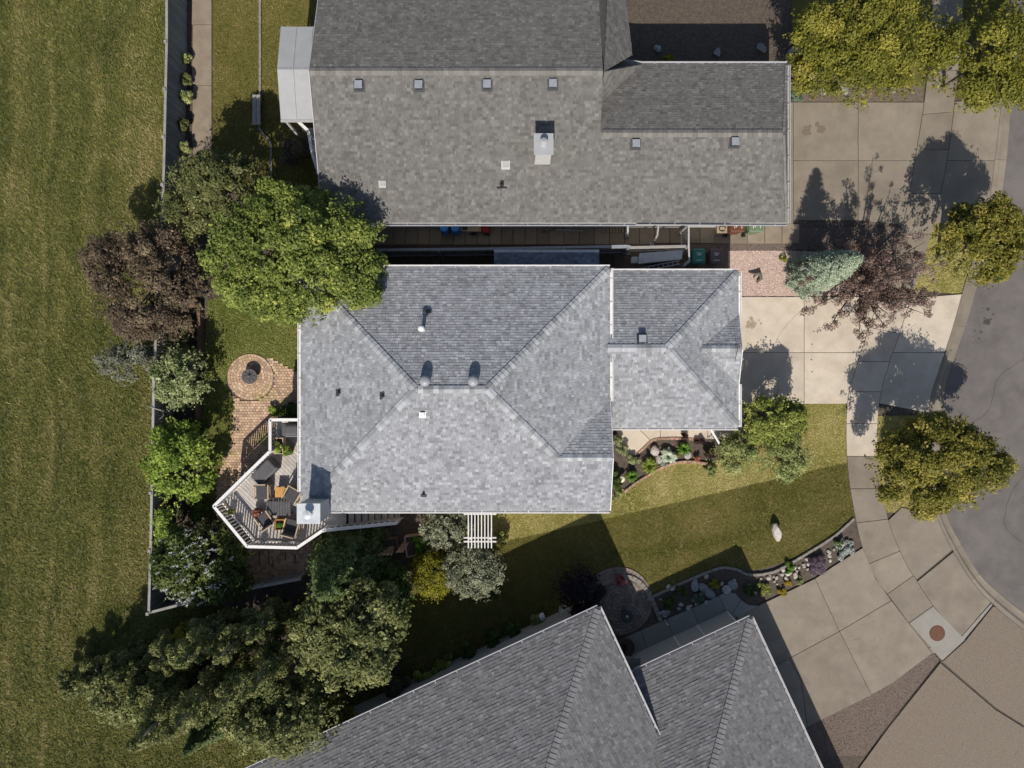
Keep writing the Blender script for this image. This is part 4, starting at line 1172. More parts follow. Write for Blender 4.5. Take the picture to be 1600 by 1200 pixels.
def cube_table(px, py, label, plant=False):
    p = W(px, py, DZ+.45); t = thing('cube_table', label, 'table', (p.x,p.y,DZ), None)
    for k in range(5):
        mb = MB(); mb.box((p.x-.17+k*.085, p.y, DZ+.45), (.078,.44,.03)); obj('slat', mb, M['wood'], t)
    for sx in (-1,1):
        for sy in (-1,1):
            mb = MB(); mb.box((p.x+sx*.18,p.y+sy*.18,DZ+.22), (.06,.06,.43)); obj('leg', mb, M['wood'], t)
    mb = MB(); mb.box((p.x,p.y,DZ+.40), (.40,.40,.06)); obj('apron', mb, M['wood'], t)
cube_table(437.5, 769, 'small honey coloured wooden side table between two patio chairs')
p = W(437, 820, DZ+.4); t = thing('planter', 'honey wood planter box holding lime leaves on the deck', 'planter', (p.x,p.y,DZ))
mb = MB()
for sx, sy, a_, b_ in ((-.2,0,.03,.46),(.2,0,.03,.46),(0,-.215,.37,.03),(0,.215,.37,.03)): mb.box((p.x+sx,p.y+sy,DZ+.21), (a_,b_,.4))
obj('box', mb, M['wood'], t); mb = MB(); mb.box((p.x,p.y,DZ+.17), (.36,.40,.3)); obj('soil', mb, M['soil'], t); PL1 = (t, p, DZ+.32)
# glass table hidden between the chairs
p = W(434, 795, DZ+.5); t = thing('patio_table', 'low dark slatted patio table between the wooden chairs', 'table', (p.x,p.y,DZ))
for k in range(9):
    mb = MB(); mb.box((p.x-.48+k*.12,p.y,DZ+.42), (.105,.62,.03)); obj('slat', mb, M['cover'], t)
for sx in (-1,1):
    for sy in (-1,1):
        mb = MB(); mb.box((p.x+sx*.46,p.y+sy*.25,DZ+.2), (.05,.05,.4)); obj('leg', mb, M['darkmetal'], t)
# covered sofa
q = [W(390,744,DZ+.7), W(418,716,DZ+.7), W(433,731,DZ+.7), W(404,760,DZ+.7)]
c = sum(q, Vector())/4; t = thing('covered_sofa', 'outdoor sofa under a taut charcoal cover along the deck railing', 'sofa', (c.x,c.y,DZ))
mb = MB(); an = math.atan2((q[1]-q[0]).y, (q[1]-q[0]).x)
rbox(mb, (c.x,c.y,DZ+.36), ((q[1]-q[0]).length, (q[2]-q[1]).length, .70), an, .07); sofa = obj('cover', mb, M['cover'], t)
mb = MB(); mb.bar(q[3]+V3(0,0,.005), q[2]+V3(0,0,.005), .02, .02); obj('seam', mb, M['greymetal'], sofa)
# covered barbecue
p = W(453, 672, DZ+1.05); t = thing('covered_barbecue', 'barbecue under a dark cover in the railed deck corner', 'barbecue', (p.x,p.y,DZ))
mb = MB(); rbox(mb, (p.x,p.y,DZ+.42), (.86,.55,.84), 0, .05); obj('cart_cover', mb, M['cover'], t)
mb = MB(); rbox(mb, (p.x+.06,p.y,DZ+.95), (.62,.5,.26), 0, .11); obj('hood_cover', mb, M['cover'], t)
mb = MB(); mb.bar((p.x-.2,p.y-.27,DZ+1.0),(p.x+.3,p.y-.27,DZ+1.0), .03,.03); obj('handle', mb, M['greymetal'], t)
# planter trough
p = W(434, 697, DZ+.7); t = thing('planter_trough', 'pale wooden trough of trailing lime plants beside the barbecue', 'planter', (p.x,p.y,DZ))
mb = MB()
for sx, sy, a_, b_ in ((-.19,0,.03,.70),(.19,0,.03,.70),(0,-.335,.35,.03),(0,.335,.35,.03)): mb.box((p.x+sx,p.y+sy,DZ+.42), (a_,b_,.4))
obj('box', mb, M['palewood'], t); mb = MB(); mb.box((p.x,p.y,DZ+.36), (.34,.63,.36)); obj('soil', mb, M['soil'], t)
for sx in (-1,1):
    for sy in (-1,1):
        mb = MB(); mb.box((p.x+sx*.16,p.y+sy*.3,DZ+.11), (.05,.05,.22)); obj('leg', mb, M['palewood'], t)
PL2 = (t, p, DZ+.54)
def pot(label, px, py, z, m, r=.16, h=.3, name='flower_pot'):
    p = W(px, py, z+h); t = thing(name, label, 'plant pot', (p.x,p.y,z))
    mb = MB(); mb.lathe((p.x,p.y,z), [(r*.7,0),(r*.95,h*.85),(r*1.08,h*.87),(r*1.08,h),(r*.9,h),(r*.88,h*.86)], 16); obj('pot', mb, m, t, True)
    mb = MB(); mb.cyl((p.x,p.y,z+h*.5), r*.86, h*.38, 14); obj('soil', mb, M['soil'], t)
    return t, p, z+h*.86

# ---------------------------------------------------------------- plants
LM = {}
def lm(k, d, l, tr=.25, th=None): LM[k] = leafmat(k + '_leaf', d, l, tr, th)
lm('maple', (.085,.12,.022), (.28,.33,.07), .28, (.48,.48,.11))
lm('street', (.085,.095,.012), (.285,.245,.042), .25, (.44,.36,.085))
lm('ntree', (.085,.095,.012), (.26,.245,.035), .25, (.38,.33,.06))
lm('purple', (.065,.045,.03), (.20,.145,.09), .22, (.32,.25,.14))
lm('plum', (.10,.062,.05), (.29,.195,.155), .22, (.46,.34,.28))
lm('olive', (.065,.078,.022), (.20,.205,.07), .25, (.31,.30,.13))
lm('aspen', (.08,.094,.024), (.245,.255,.085), .25, (.38,.375,.15))
lm('willow', (.12,.135,.075), (.31,.315,.20), .2, (.45,.45,.31))
lm('silver', (.11,.115,.075), (.25,.25,.18), .2, (.35,.34,.26))
lm('dogwood', (.12,.16,.05), (.42,.46,.20), .25, (.74,.70,.46))
lm('lime', (.11,.17,.022), (.36,.46,.075), .3, (.58,.63,.15))
lm('lilac', (.045,.066,.012), (.135,.17,.038), .22, (.20,.23,.06))
lm('bloom', (0.380,0.400,0.380), (0.550,0.560,0.520), .2)
lm('shrub', (.10,.125,.022), (.32,.35,.07), .25, (.55,.54,.16))
lm('potentilla', (.14,.17,.05), (.37,.40,.14), .25, (.56,.57,.26))
lm('cedar', (0.106,0.112,0.007), (0.269,0.250,0.015), .2, (0.375,0.338,0.025))
lm('spruce', (.13,.17,.105), (.36,.42,.285), .1, (.50,.55,.41))
lm('fir', (.034,.052,.014), (.105,.145,.042), .1, (.16,.20,.065))
lm('darkpurple', (0.012,0.009,0.010), (0.040,0.025,0.028), .15)
lm('hosta', (.26,.33,.20), (.52,.58,.42), .2, (.70,.73,.60))
lm('fern', (0.050,0.110,0.010), (0.160,0.300,0.030), .3, (0.260,0.400,0.050))
lm('daylily', (0.120,0.170,0.020), (0.330,0.400,0.070), .3, (0.500,0.540,0.140))
lm('magenta', (.10,.06,.08), (.23,.16,.20), .2, (.34,.26,.31))
lm('yellowfl', (0.220,0.130,0.010), (0.480,0.300,0.020), .2)
lm('redfl', (.25,.05,.06), (.46,.16,.17), .2, (.62,.38,.36))
lm('coral', (0.350,0.120,0.070), (0.550,0.240,0.150), .2)
lm('silverplant', (.24,.26,.21), (.44,.46,.39), .2)
lm('burgundy', (0.030,0.016,0.014), (0.100,0.050,0.040), .2)
lm('juniper', (0.072,0.111,0.065), (0.176,0.247,0.156), .1)
lm('gold', (0.160,0.140,0.010), (0.360,0.300,0.020), .2)
lm('variegated', (0.130,0.150,0.060), (0.330,0.350,0.170), .2, (0.480,0.480,0.280))
lm('darkgreen', (.036,.062,.010), (.115,.165,.03), .22)
lm('brownshrub', (0.065,0.058,0.036), (0.156,0.137,0.078), .2)

def leaves(rng, P, Nn, size, tone, aspect=.55):
    n = len(P)
    Nn = Nn/np.linalg.norm(Nn, axis=1, keepdims=True)
    r = rng.normal(size=(n, 3)); t = np.cross(Nn, r); t /= np.linalg.norm(t, axis=1, keepdims=True) + 1e-9
    b = np.cross(Nn, t)
    l = (size*(.6+.8*rng.random(n)))[:, None]; w = l*aspect
    V = np.stack([P - t*l*.5, P + b*w*.5 - t*l*.05 + Nn*l*.08, P + t*l*.5, P - b*w*.5 - t*l*.05 + Nn*l*.08], 1).reshape(-1, 3)
    return V, np.arange(4*n).reshape(-1, 4), np.clip(tone, 0, 1)

def dense_clumps(rng, C, R, K, rel, rad, low):
    C = np.array(C, float); R = np.array(R, float)
    q = rng.normal(size=(K*4, 3)); q /= np.linalg.norm(q, axis=1, keepdims=True); q = q[q[:, 2] > low][:K]
    return C + q*R*(rad[0] + (rad[1]-rad[0])*rng.random(len(q)))[:, None], R.mean()*(rel[0] + (rel[1]-rel[0])*rng.random(len(q)))

def crown_clumps(rng, C, R, K, rel=(.22,.40), rad=(.5,.85), low=-.35):
    """leaf clumps gathered on separate lobes, so that dark gaps stay between the boughs"""
    C = np.array(C, float); R = np.array(R, float); mr = R.mean()
    L = max(7, int(K/6))
    d = rng.normal(size=(L*4, 3)); d /= np.linalg.norm(d, axis=1, keepdims=True)
    d = d[d[:, 2] > low][:L]; L = len(d)
    lc = C + d*R*(rad[0]*.8 + (rad[1]-.06-rad[0]*.8)*rng.random(L))[:, None]
    lr = (.22 + .20*rng.random(L))
    per = max(3, int(K/L)); cen = []; rr = []
    for i in range(L):
        q = rng.normal(size=(per, 3))*.75 + d[i]*.55 + np.array([0,0,.45]); q /= np.linalg.norm(q, axis=1, keepdims=True)
        cen.append(lc[i] + q*R*(lr[i]*(.7+.6*rng.random(per)))[:, None])
        rr.append(mr*(rel[0] + (rel[1]-rel[0])*rng.random(per))*.74)
    cen = np.concatenate(cen); rr = np.concatenate(rr)
    q = (cen-C)/R; n = np.linalg.norm(q, axis=1); az = np.arctan2(q[:, 1], q[:, 0]); ph = rng.random(3)*6.28
    lim = .97 + .13*np.sin(3*az+ph[0]) + .09*np.sin(5*az+ph[1]) + .06*np.sin(9*az+ph[2])     # uneven outline
    far = n > lim
    cen[far] = C + q[far]*R*((lim[far]-.1+.14*rng.random(far.sum()))/n[far])[:, None]
    return cen, rr

def foliage(rng, cen, rr, n, size, up=.6, shell=.45, flat=.75, aspect=.55, tspread=.15, tclump=.25):
    w = rr**2; w = w/w.sum(); idx = rng.choice(len(rr), n, p=w)
    d = rng.normal(size=(n, 3)); d[:, 2] = d[:, 2]*.9 + .25
    d /= np.linalg.norm(d, axis=1, keepdims=True)
    rad = shell + (1.12-shell)*rng.random(n)**.7
    sc_ = np.stack([np.ones(n), np.ones(n), np.full(n, flat)], 1)
    P = cen[idx] + d*sc_*(rr[idx]*rad)[:, None]
    Nn = d*.7 + np.array([0,0,up]) + rng.normal(size=(n, 3))*.45
    ct = rng.normal(0, tclump, len(rr))
    tone = .45 + ct[idx] + rng.normal(0, tspread, n)
    return leaves(rng, P, Nn, size, tone, aspect)

def limbs(mb, base, top, cen, rng, r0, k, frac=.45):
    base = Vector(base); top = Vector(top)
    mid = base.lerp(top, .5) + V3(rng.normal(0,.06), rng.normal(0,.06), 0)
    mb.tube([base, base.lerp(mid,.15), mid, top], [r0*1.35, r0, r0*.75, r0*.3], 8)
    for i in rng.permutation(len(cen))[:k]:
        s = base.lerp(top, frac + .4*rng.random()); e = Vector(cen[i])
        m1 = s.lerp(e, .5) + V3(0,0,.12)
        mb.tube([s, m1, e], [r0*.42, r0*.26, r0*.08], 5)

def tree(name, label, cat, px, py, cz, R, leaf, n, K=50, m='maple', bark='bark', seed=1, group=None, rel=(.22,.40), rad=(.5,.88), trunk=.1, up=.6, shift=(0,0), low=-.35, z0=ZY, nl=22, flat=.75, shell=.35, frac=.45, dense=False):
    """broadleaf tree or shrub: tapered trunk, limbs and a clumped crown centred cz above the base"""
    rng = np.random.default_rng(seed)
    b = W(px, py, 0); b.z = z0
    t = thing(name, label, cat, tuple(b), group)
    C = (b.x+shift[0], b.y+shift[1], b.z+cz)
    cen, rr = (dense_clumps if dense else crown_clumps)(rng, C, R, K, rel, rad, low)
    mb = MB(); limbs(mb, b, (C[0], C[1], C[2]+R[2]*.4), cen, rng, trunk, nl, frac); obj('trunk', mb, M[bark], t, True)
    V, Q, T = foliage(rng, cen, rr, int(n*.86), leaf, up, shell, flat)
    k = max(20, int(n*.14/12))      # loose sprays reaching out between the clumps
    d = rng.normal(size=(k*3, 3)); d /= np.linalg.norm(d, axis=1, keepdims=True); d = d[d[:, 2] > low][:k]; k = len(d)
    c0 = np.array(C) + d*np.array(R)*(.6+.42*rng.random(k))[:, None]
    P = np.repeat(c0, 12, 0) + np.repeat(d, 12, 0)*np.tile(np.linspace(-.12,.22,12), k)[:, None] + rng.normal(0,.06,(k*12,3))
    V2, Q2, T2 = leaves(rng, P, np.repeat(d, 12, 0)*.4 + np.array([0,0,.8]) + rng.normal(size=P.shape)*.5, leaf, np.repeat(.45+rng.normal(0,.2,k), 12) + rng.normal(0,.2,k*12))
    V, Q, T = np.concatenate([V, V2]), np.concatenate([Q, Q2+len(V)]), np.concatenate([T, T2])
    npobj('crown', V, Q, T, LM[m], t)
    return t

def conifer(name, label, px, py, h, r, m, n, seed, leaf=.10, group=None, z0=ZY, taper=1.0, z1=.1):
    rng = np.random.default_rng(seed); b = W(px, py, 0); b.z = z0
    t = thing(name, label, 'tree', tuple(b), group)
    mb = MB(); mb.tube([b, b+V3(0,0,h*.5), b+V3(0,0,h*.97)], [.04*r+.06, .05, .012], 8)
    # whorled boughs
    nb = int(h*48); pts = []; tone = []; nrm = []; tang = []
    for i in range(nb):
        f = (i+.5)/nb; z = h*(z1 + (1-z1)*f); rad = r*(1-f)**taper*(.86+.2*rng.random()) + .05
        an = i*2.39996 + rng.normal(0,.2); k = max(4, int(n/nb*(1-f*.75)*1.6))
        s = rng.random(k)**.6
        x = np.cos(an)*rad*s + rng.normal(0,.035+.10*rad*.35, k); y = np.sin(an)*rad*s + rng.normal(0,.035+.10*rad*.35, k)
        zz = z - s*rad*.22 + rng.normal(0,.035,k)
        pts.append(np.stack([b.x+x, b.y+y, b.z+zz], 1))
        dn = np.stack([np.cos(an)*np.ones(k)*.45, np.sin(an)*np.ones(k)*.45, np.ones(k)*.9], 1) + rng.normal(size=(k,3))*.4
        nrm.append(dn); tone.append(.25+.55*s + rng.normal(0,.16,k))
        if i % 3 == 0: mb.tube([(b.x,b.y,b.z+z), (b.x+math.cos(an)*rad*.8, b.y+math.sin(an)*rad*.8, b.z+z-.15*rad)], [.018,.006], 4)
    obj('trunk', mb, M['bark'], t, True)
    V, Q, T = leaves(rng, np.concatenate(pts), np.concatenate(nrm), leaf, np.concatenate(tone), .32)
    npobj('crown', V, Q, T, LM[m], t)
    return t

def columnar(name, label, px, py, h, r, m, n, seed, leaf=.11, group=None, lean=(0,0), z1=.15, bark='palebark'):
    rng = np.random.default_rng(seed); b = W(px, py, 0); b.z = ZY
    t = thing(name, label, 'tree', tuple(b), group); cen = []; rr = []
    K = int(h*13)
    for i in range(K):
        f = z1 + (1-z1)*(i+rng.random())/K
        prof = min(1.0, (1-f)*3.0+.12)*min(1.0, .45+f*1.6)
        an = rng.random()*6.28; q = r*prof*(.3+.7*rng.random())
        cen.append((b.x+lean[0]*f+q*math.cos(an), b.y+lean[1]*f+q*math.sin(an), b.z+h*f)); rr.append(r*(.20+.24*rng.random())*max(.5,prof))
    cen = np.array(cen); rr = np.array(rr); mb = MB()
    limbs(mb, b, (b.x+lean[0]*.95, b.y+lean[1]*.95, b.z+h*.95), cen, rng, .09, 16, .2); obj('trunk', mb, M[bark], t, True)
    V, Q, T = foliage(rng, cen, rr, n, leaf, .5, .25, 1.0, tspread=.26)
    npobj('crown', V, Q, T, LM[m], t)
    return t

def mound(name, label, px, py, r, h, m, n, leaf, seed, cat='plant', group=None, z0=ZY, K=14, flower=None, nf=0, fl=.05, ey=1.0, flat=.8):
    """low leafy plant: dome of small leaf clumps on short stems"""
    rng = np.random.default_rng(seed); b = W(px, py, 0); b.z = z0
    t = thing(name, label, cat, tuple(b), group)
    cen, rr = crown_clumps(rng, (b.x,b.y,b.z+h*.35), (r*.8,r*.8*ey,h*.5), K, (.25,.45), (.3,.95), -.1)
    mb = MB()
    for i in range(min(7, len(cen))): mb.tube([b + V3(rng.normal(0,.02), rng.normal(0,.02), 0), Vector(cen[i])], [.014,.006], 5)
    obj('stem', mb, M['bark'], t)
    V, Q, T = foliage(rng, cen, rr, n, leaf, .6, .6, flat); V[:, 2] = np.maximum(V[:, 2], z0+.01)
    npobj('foliage', V, Q, T, LM[m], t)
    if flower:
        V, Q, T = foliage(rng, cen, rr*1.08, nf, fl, .9, .95, flat, aspect=.9); V[:, 2] = np.maximum(V[:, 2], z0+.02)
        npobj('blossom', V, Q, T, LM[flower], t)
    return t

def blades(name, label, px, py, r, h, m, n, w, seed, cat='plant', group=None, z0=ZY, broad=False, parent=None):
    """arching strap leaves (daylily, fern) or broad rosette leaves (hosta)"""
    rng = np.random.default_rng(seed)
    b = W(px, py, 0); b.z = z0
    t = thing(name, label, cat, tuple(b), group)
    V = []; Q = []; T = []
    for i in range(n):
        an = rng.random()*6.28; L = r*(.55+.5*rng.random()); hh = h*(.6+.6*rng.random()); ca, sa = math.cos(an), math.sin(an)
        prof = [(0,.05,.25),(.35,.75,.7),(.7,1.0,1.0),(1.0,.55,.08)] if not broad else [(0.05,.2,.15),(.4,.9,.9),(.75,1.0,1.0),(1.0,.8,.12)]
        base = len(V); tn = .2+.7*rng.random()
        for s, z, ww in prof:
            x, y = b.x+ca*L*s, b.y+sa*L*s; hw = w*ww*.5
            V += [(x-sa*hw, y+ca*hw, b.z+hh*z), (x+sa*hw, y-ca*hw, b.z+hh*z)]
        for k in range(3): Q.append((base+2*k, base+2*k+1, base+2*k+3, base+2*k+2)); T.append(tn)
    npobj('foliage', np.array(V), np.array(Q), np.array(T), LM[m], t, True)
    mb = MB(); mb.cyl((b.x,b.y,b.z), .03, .05, 6); obj('stem', mb, M['bark'], t)
    return t

def fill(parent, p, z, m, r, h, n, leaf, seed, ey=1.0, name='foliage'):
    """leaves growing out of a pot or trough"""
    rng = np.random.default_rng(seed)
    cen, rr = crown_clumps(rng, (p.x,p.y,z+h*.4), (r*.7,r*.7*ey,h*.4), 9, (.35,.6), (.3,.95), -.1)
    V, Q, T = foliage(rng, cen, rr, n, leaf, .6, .5, .8); V[:, 2] = np.maximum(V[:, 2], z-.02)
    return npobj(name, V, Q, T, LM[m], parent)

def boulder(name, label, px, py, s, m, seed, cat='rock', group=None, z0=ZY, rz=0.0, top=.15):
    rr = random.Random(seed); b = W(px, py, 0); b.z = z0
    import bmesh
    bm = bmesh.new(); bmesh.ops.create_icosphere(bm, subdivisions=2, radius=1.0)
    ax = [Vector((rr.gauss(0,1), rr.gauss(0,1), rr.gauss(0,1))).normalized() for _ in range(7)]
    off = [rr.uniform(.62,.92) for _ in ax]
    mb = MB(); co, si = math.cos(rz), math.sin(rz)
    for v in bm.verts:
        p = v.co.copy()
        for a_, o_ in zip(ax, off):
            d = p.dot(a_)
            if d > o_: p -= a_*(d-o_)
        p *= 1 + rr.uniform(-.03,.03)
        x, y = p.x*s[0], p.y*s[1]
        mb.v.append((b.x + x*co - y*si, b.y + x*si + y*co, b.z + s[2]*.55 + p.z*s[2]*.75))
    for f in bm.faces: mb.f.append(tuple(v.index for v in f.verts)); mb.t.append(.5)
    bm.free()
    o = obj(name, mb, M[m], None, False, origin=tuple(b))
    return tag(o, label, cat, group)
# ---------------------------------------------------------------- trees and shrubs
def under(cx, cy, cz):
    """foot position in the plan of something whose middle stands cz high"""
    k = (H-cz)/H
    return 800+(cx-800)*k, 600+(cy-600)*k

def T_(name, label, cat, cx, cy, cz, rpx, **kw):
    s = sc(cz); px, py = under(cx, cy, cz)
    R = (rpx[0]/s, rpx[1]/s, rpx[2])
    return tree(name, label, cat, px, py, cz-ZY, R, **kw)

# boulevard trees
BG = None
T_('boulevard_tree', 'olive green boulevard tree standing alone beside the kerb bulb', 'tree', 1462, 722, 3.2, (98,74,1.7), leaf=.12, n=38000, K=110, m='street', seed=41, rel=(.17,.30), trunk=.09)
T_('boulevard_tree', 'olive green boulevard tree between the two northern driveways', 'tree', 1537, 380, 3.2, (70,62,1.6), leaf=.12, n=30000, K=90, m='street', seed=42, rel=(.18,.32), trunk=.09)
T_('boulevard_tree', 'yellow green boulevard tree at the north kerb overhanging the street', 'tree', 1545, 88, 3.2, (112,84,1.7), leaf=.12, n=34000, K=100, m='ntree', seed=43, rel=(.17,.30), trunk=.09)
T_('front_garden_tree', 'broad yellow green tree over the boulders of the north garden', 'tree', 1350, 74, 2.9, (124,88,1.5), leaf=.115, n=50000, K=130, m='ntree', seed=47, rel=(.15,.28), trunk=.1)
# back garden
T_('maple_tree', 'large bright green maple overhanging the bungalow roof corner', 'tree', 464, 400, 4.2, (142,104,1.9), leaf=.125, n=78000, K=190, m='maple', seed=45, rel=(.13,.24), trunk=.13)
T_('chokecherry_tree', 'large dark purple leaved tree hanging over the field fence', 'tree', 242, 442, 2.7, (92,96,1.6), leaf=.105, n=42000, K=130, m='purple', seed=46, rel=(.13,.24), trunk=.1)
T_('garden_tree', 'dark olive leaved tree shading the north back path', 'tree', 345, 288, 3.2, (82,48,1.5), leaf=.12, n=22000, K=90, m='olive', seed=47, rel=(.15,.27), trunk=.08)
T_('garden_tree', 'small dark tree crowding the fence corner behind the maple', 'tree', 292, 335, 2.6, (48,42,1.2), leaf=.12, n=12000, K=60, m='olive', seed=48, rel=(.2,.34), trunk=.06)
T_('silver_shrub', 'thin silver grey shrub leaning out over the field', 'shrub', 205, 565, 1.7, (52,34,.7), leaf=.10, n=5200, K=60, m='silver', seed=49, rel=(.15,.28), trunk=.04)
T_('dogwood_shrub', 'cream variegated dogwood shrub beside the fire pit lawn', 'shrub', 284, 590, 1.5, (42,50,.9), leaf=.11, n=15000, K=70, m='dogwood', seed=50, rel=(.18,.32), trunk=.05)
T_('lime_shrub', 'bright lime green rounded shrub in front of the field fence', 'shrub', 285, 722, 1.7, (54,66,1.1), leaf=.12, n=22000, K=80, m='lime', seed=51, rel=(.18,.32), trunk=.06)
T_('lime_shrub', 'yellow green narrow shrub against the fence above the lilac', 'shrub', 263, 822, 1.5, (20,42,.8), leaf=.10, n=7000, K=40, m='lime', seed=52, rel=(.3,.5), trunk=.04)
mound('barberry', 'small burgundy leaved bush poking over the fence', *under(243,793,1.9), .5, 1.9, 'burgundy', 2200, .10, 53, 'shrub', K=14)
T_('lilac_bush', 'dark green lilac bush with white flower spikes in the fence corner', 'shrub', 318, 880, 1.8, (74,64,1.2), leaf=.14, n=24000, K=80, m='lilac', seed=54, rel=(.18,.32), trunk=.06)
lil = bpy.data.objects['lilac_bush']
rng = np.random.default_rng(55); lb = np.array(lil.location)
q_ = rng.random(75)**.5*.95; an_s = rng.random(75)*6.28
spk = lb + np.stack([q_*np.cos(an_s)*2.0-.1, q_*np.sin(an_s)*1.75, 1.78+1.15*np.sqrt(1-q_**2)], 1)
P = np.repeat(spk, 14, 0); s_ = np.tile(np.linspace(0,.26,14), 75); dirs = np.repeat(rng.normal(size=(75,3))*.4 + np.array([-.5,-.3,.7]), 14, 0)
P = P + dirs*s_[:, None] + rng.normal(0,.018,P.shape)
V, Q, TT = leaves(rng, P, rng.normal(size=P.shape)+np.array([0,0,1.0]), .075, .3+.5*rng.random(len(P)), .8)
npobj('flower_spike', V, Q, TT, LM['bloom'], lil)
mound('garden_shrub', 'dark green shrub hugging the neighbouring stair railing', *under(455,235,1.3), 1.0, 1.7, 'brownshrub', 7000, .10, 56, 'shrub', K=40)
for i, (px, py, r, h, k, lab) in enumerate([(300,528,.75,1.3,'olive','dark olive shrub wedged between purple tree and dogwood'),(262,662,.7,1.2,'shrub','yellow green shrub under the dead branch'),(318,668,.6,.9,'darkgreen','dark green shrub behind the lower timber sleeper'),(322,790,.75,1.1,'darkgreen','dark green shrub between lime shrub and deck corner'),(372,870,.6,.9,'shrub','light green shrub at the deck foot beside the lilac'),(275,455,.7,1.6,'potentilla','pale leaved shrub growing through the purple tree'),(300,610,.6,1.0,'dogwood','low cream leaved shrub in front of the dogwood')]):
    mound('border_shrub', lab, px, py, r, h, k, 3200, .10, 310+i, 'shrub', K=26)
# fence side climbers along the north path
for i, (px, py, r, lab) in enumerate([(296,98,.32,'small leafy climber at the top of the back path'),(297,130,.36,'leafy vine by the back path with gaps between its leaves'),(297,160,.42,'broad leaved vine spreading over the path edge'),(290,203,.45,'arching vine reaching across the board fence top'),(294,240,.45,'pale leafy vine where the back path meets the trees')]):
    mound('climber', lab, px, py, r, .9, 'olive' if i % 2 else 'potentilla', 900, .13, 60+i, 'plant', K=9)
# tall aspens behind the corner fence, seen leaning away with height
for i, (px, py, h, r, lab) in enumerate([(455,934,5.2,0.62,'narrow aspen standing closest to the end of the short fence'),(420,955,5.7,0.66,'narrow aspen just behind the middle of the short fence'),(380,952,6.4,0.66,'narrow aspen with pale trunk rising beside the short fence'),
        (345,968,4.6,0.74,'narrow aspen in front of the yellow leaved shrub'),(305,988,3.7,0.78,'narrow aspen leaning out past the fence corner'),(262,1006,2.9,0.78,'narrow aspen at the edge of the mown field'),(218,1024,2.4,0.78,'shorter aspen standing free in the field edge'),
        (178,1040,2.2,0.74,'second smallest aspen of the row at the field'),(143,1050,1.9,0.70,'smallest aspen at the very end of the row'),(470,985,6.7,0.78,'tallest aspen between the fir and the poplar'),(430,1010,6.5,0.78,'tall aspen in the back rank beside the poplar'),
        (385,1022,7.4,0.78,'aspen in the middle of the back rank'),(330,1048,6.7,0.78,'aspen of the back rank above the small firs'),(500,1060,5.2,0.78,'aspen beside the gold leaved shrub')]):
    columnar('narrow_aspen', lab, px, py, h, r, 'aspen', 12500, 70+i, .10, 'row of aspens in the southern back corner', z1=.12)
T_('poplar_tree', 'broad olive crowned poplar between aspens and angled house', 'tree', 545, 985, 3.6, (92,88,1.7), leaf=.14, n=40000, K=140, m='aspen', seed=80, rel=(.14,.25), trunk=.12)
T_('poplar_tree', 'slender pale leaved poplar at the edge of the field', 'tree', 215, 1085, 2.6, (75,40,1.2), leaf=.13, n=24000, K=100, m='aspen', seed=81, rel=(.15,.27), trunk=.1)
T_('poplar_tree', 'young poplar reaching past the bottom of the garden', 'tree', 440, 1120, 3.6, (90,60,1.6), leaf=.13, n=22000, K=90, m='aspen', seed=82, rel=(.15,.27), trunk=.1)
conifer('fir_tree', 'dark blue green fir beside the gravel path', *under(535,890,2.5), 6.0, 2.0, 'fir', 26000, 83, .16, taper=.8)
conifer('fir_tree', 'yellowish fir among the aspens at the field edge', *under(262,1120,2.4), 5.0, 1.5, 'olive', 15000, 84, .15)
conifer('fir_tree', 'dark fir standing in the gap of the aspens', *under(330,1130,2.2), 4.6, 1.3, 'fir', 15000, 85, .15)
T_('elder_shrub', 'glossy dark shrub filling the space below the fir', 'shrub', 585, 935, 1.6, (62,50,1.0), leaf=.12, n=14000, K=60, m='darkgreen', seed=86, rel=(.2,.35), trunk=.05)
T_('globe_cedar', 'golden yellow globe cedar beside the grey leaved bush', 'shrub', 675, 897, .9, (32,36,.8), leaf=.075, n=17000, K=120, m='cedar', seed=87, rel=(.14,.24), rad=(.6,.9), trunk=.05, flat=1.0, dense=True)
T_('grey_bush', 'grey green round headed bush below the white arbor', 'shrub', 740, 892, 1.5, (48,42,.75), leaf=.085, n=15000, K=80, m='willow', seed=88, rel=(.14,.24), rad=(.45,.95), trunk=.05, nl=20, dense=True)
T_('grey_bush', 'loose grey green bush growing between bungalow wall and arbor', 'shrub', 697, 825, 1.2, (38,32,.8), leaf=.11, n=9000, K=50, m='willow', seed=89, rel=(.2,.36), trunk=.04)
mound('garden_shrub', 'lime leaved plant inside the timber raised bed', *under(652,853,.7), .55, .7, 'fern', 2600, .11, 90, 'shrub')
mound('garden_shrub', 'green shrub at the shaded foot of the white arbor', *under(783,840,.6), .45, .7, 'shrub', 2200, .09, 91, 'shrub')
mound('garden_shrub', 'dark green shrub under the grey round bush edge', *under(765,925,.5), .55, .7, 'darkgreen', 2200, .09, 92, 'shrub')
for i, (px, py, r, h, k, lab) in enumerate([(620,1052,1.0,1.5,'brownshrub','large shaded shrub at the far corner of the angled house'),(668,1042,.75,1.0,'shrub','shaded green shrub second along the angled house wall'),(700,1028,.6,.8,'shrub','small shrub below the angled house window'),(735,1010,.6,.9,'darkgreen','dark shrub in the bed below the angled house'),(768,992,.6,.9,'darkgreen','round shrub in the middle of the angled house bed'),(800,975,.5,.8,'darkgreen','low shrub left of the white box on a pole'),(838,962,.45,.6,'potentilla','pale leaved plant behind the white box on a pole')]):
    mound('wall_shrub', lab, px, py, r, h, k, 5200 if i == 0 else 2800, .11, 95+i, 'shrub', K=24)
T_('smoke_bush', 'round blackish purple bush beside the paver terrace', 'shrub', 906, 922, 1.2, (36,36,.9), leaf=.11, n=11000, K=60, m='darkpurple', seed=103, rel=(.2,.34), trunk=.05)
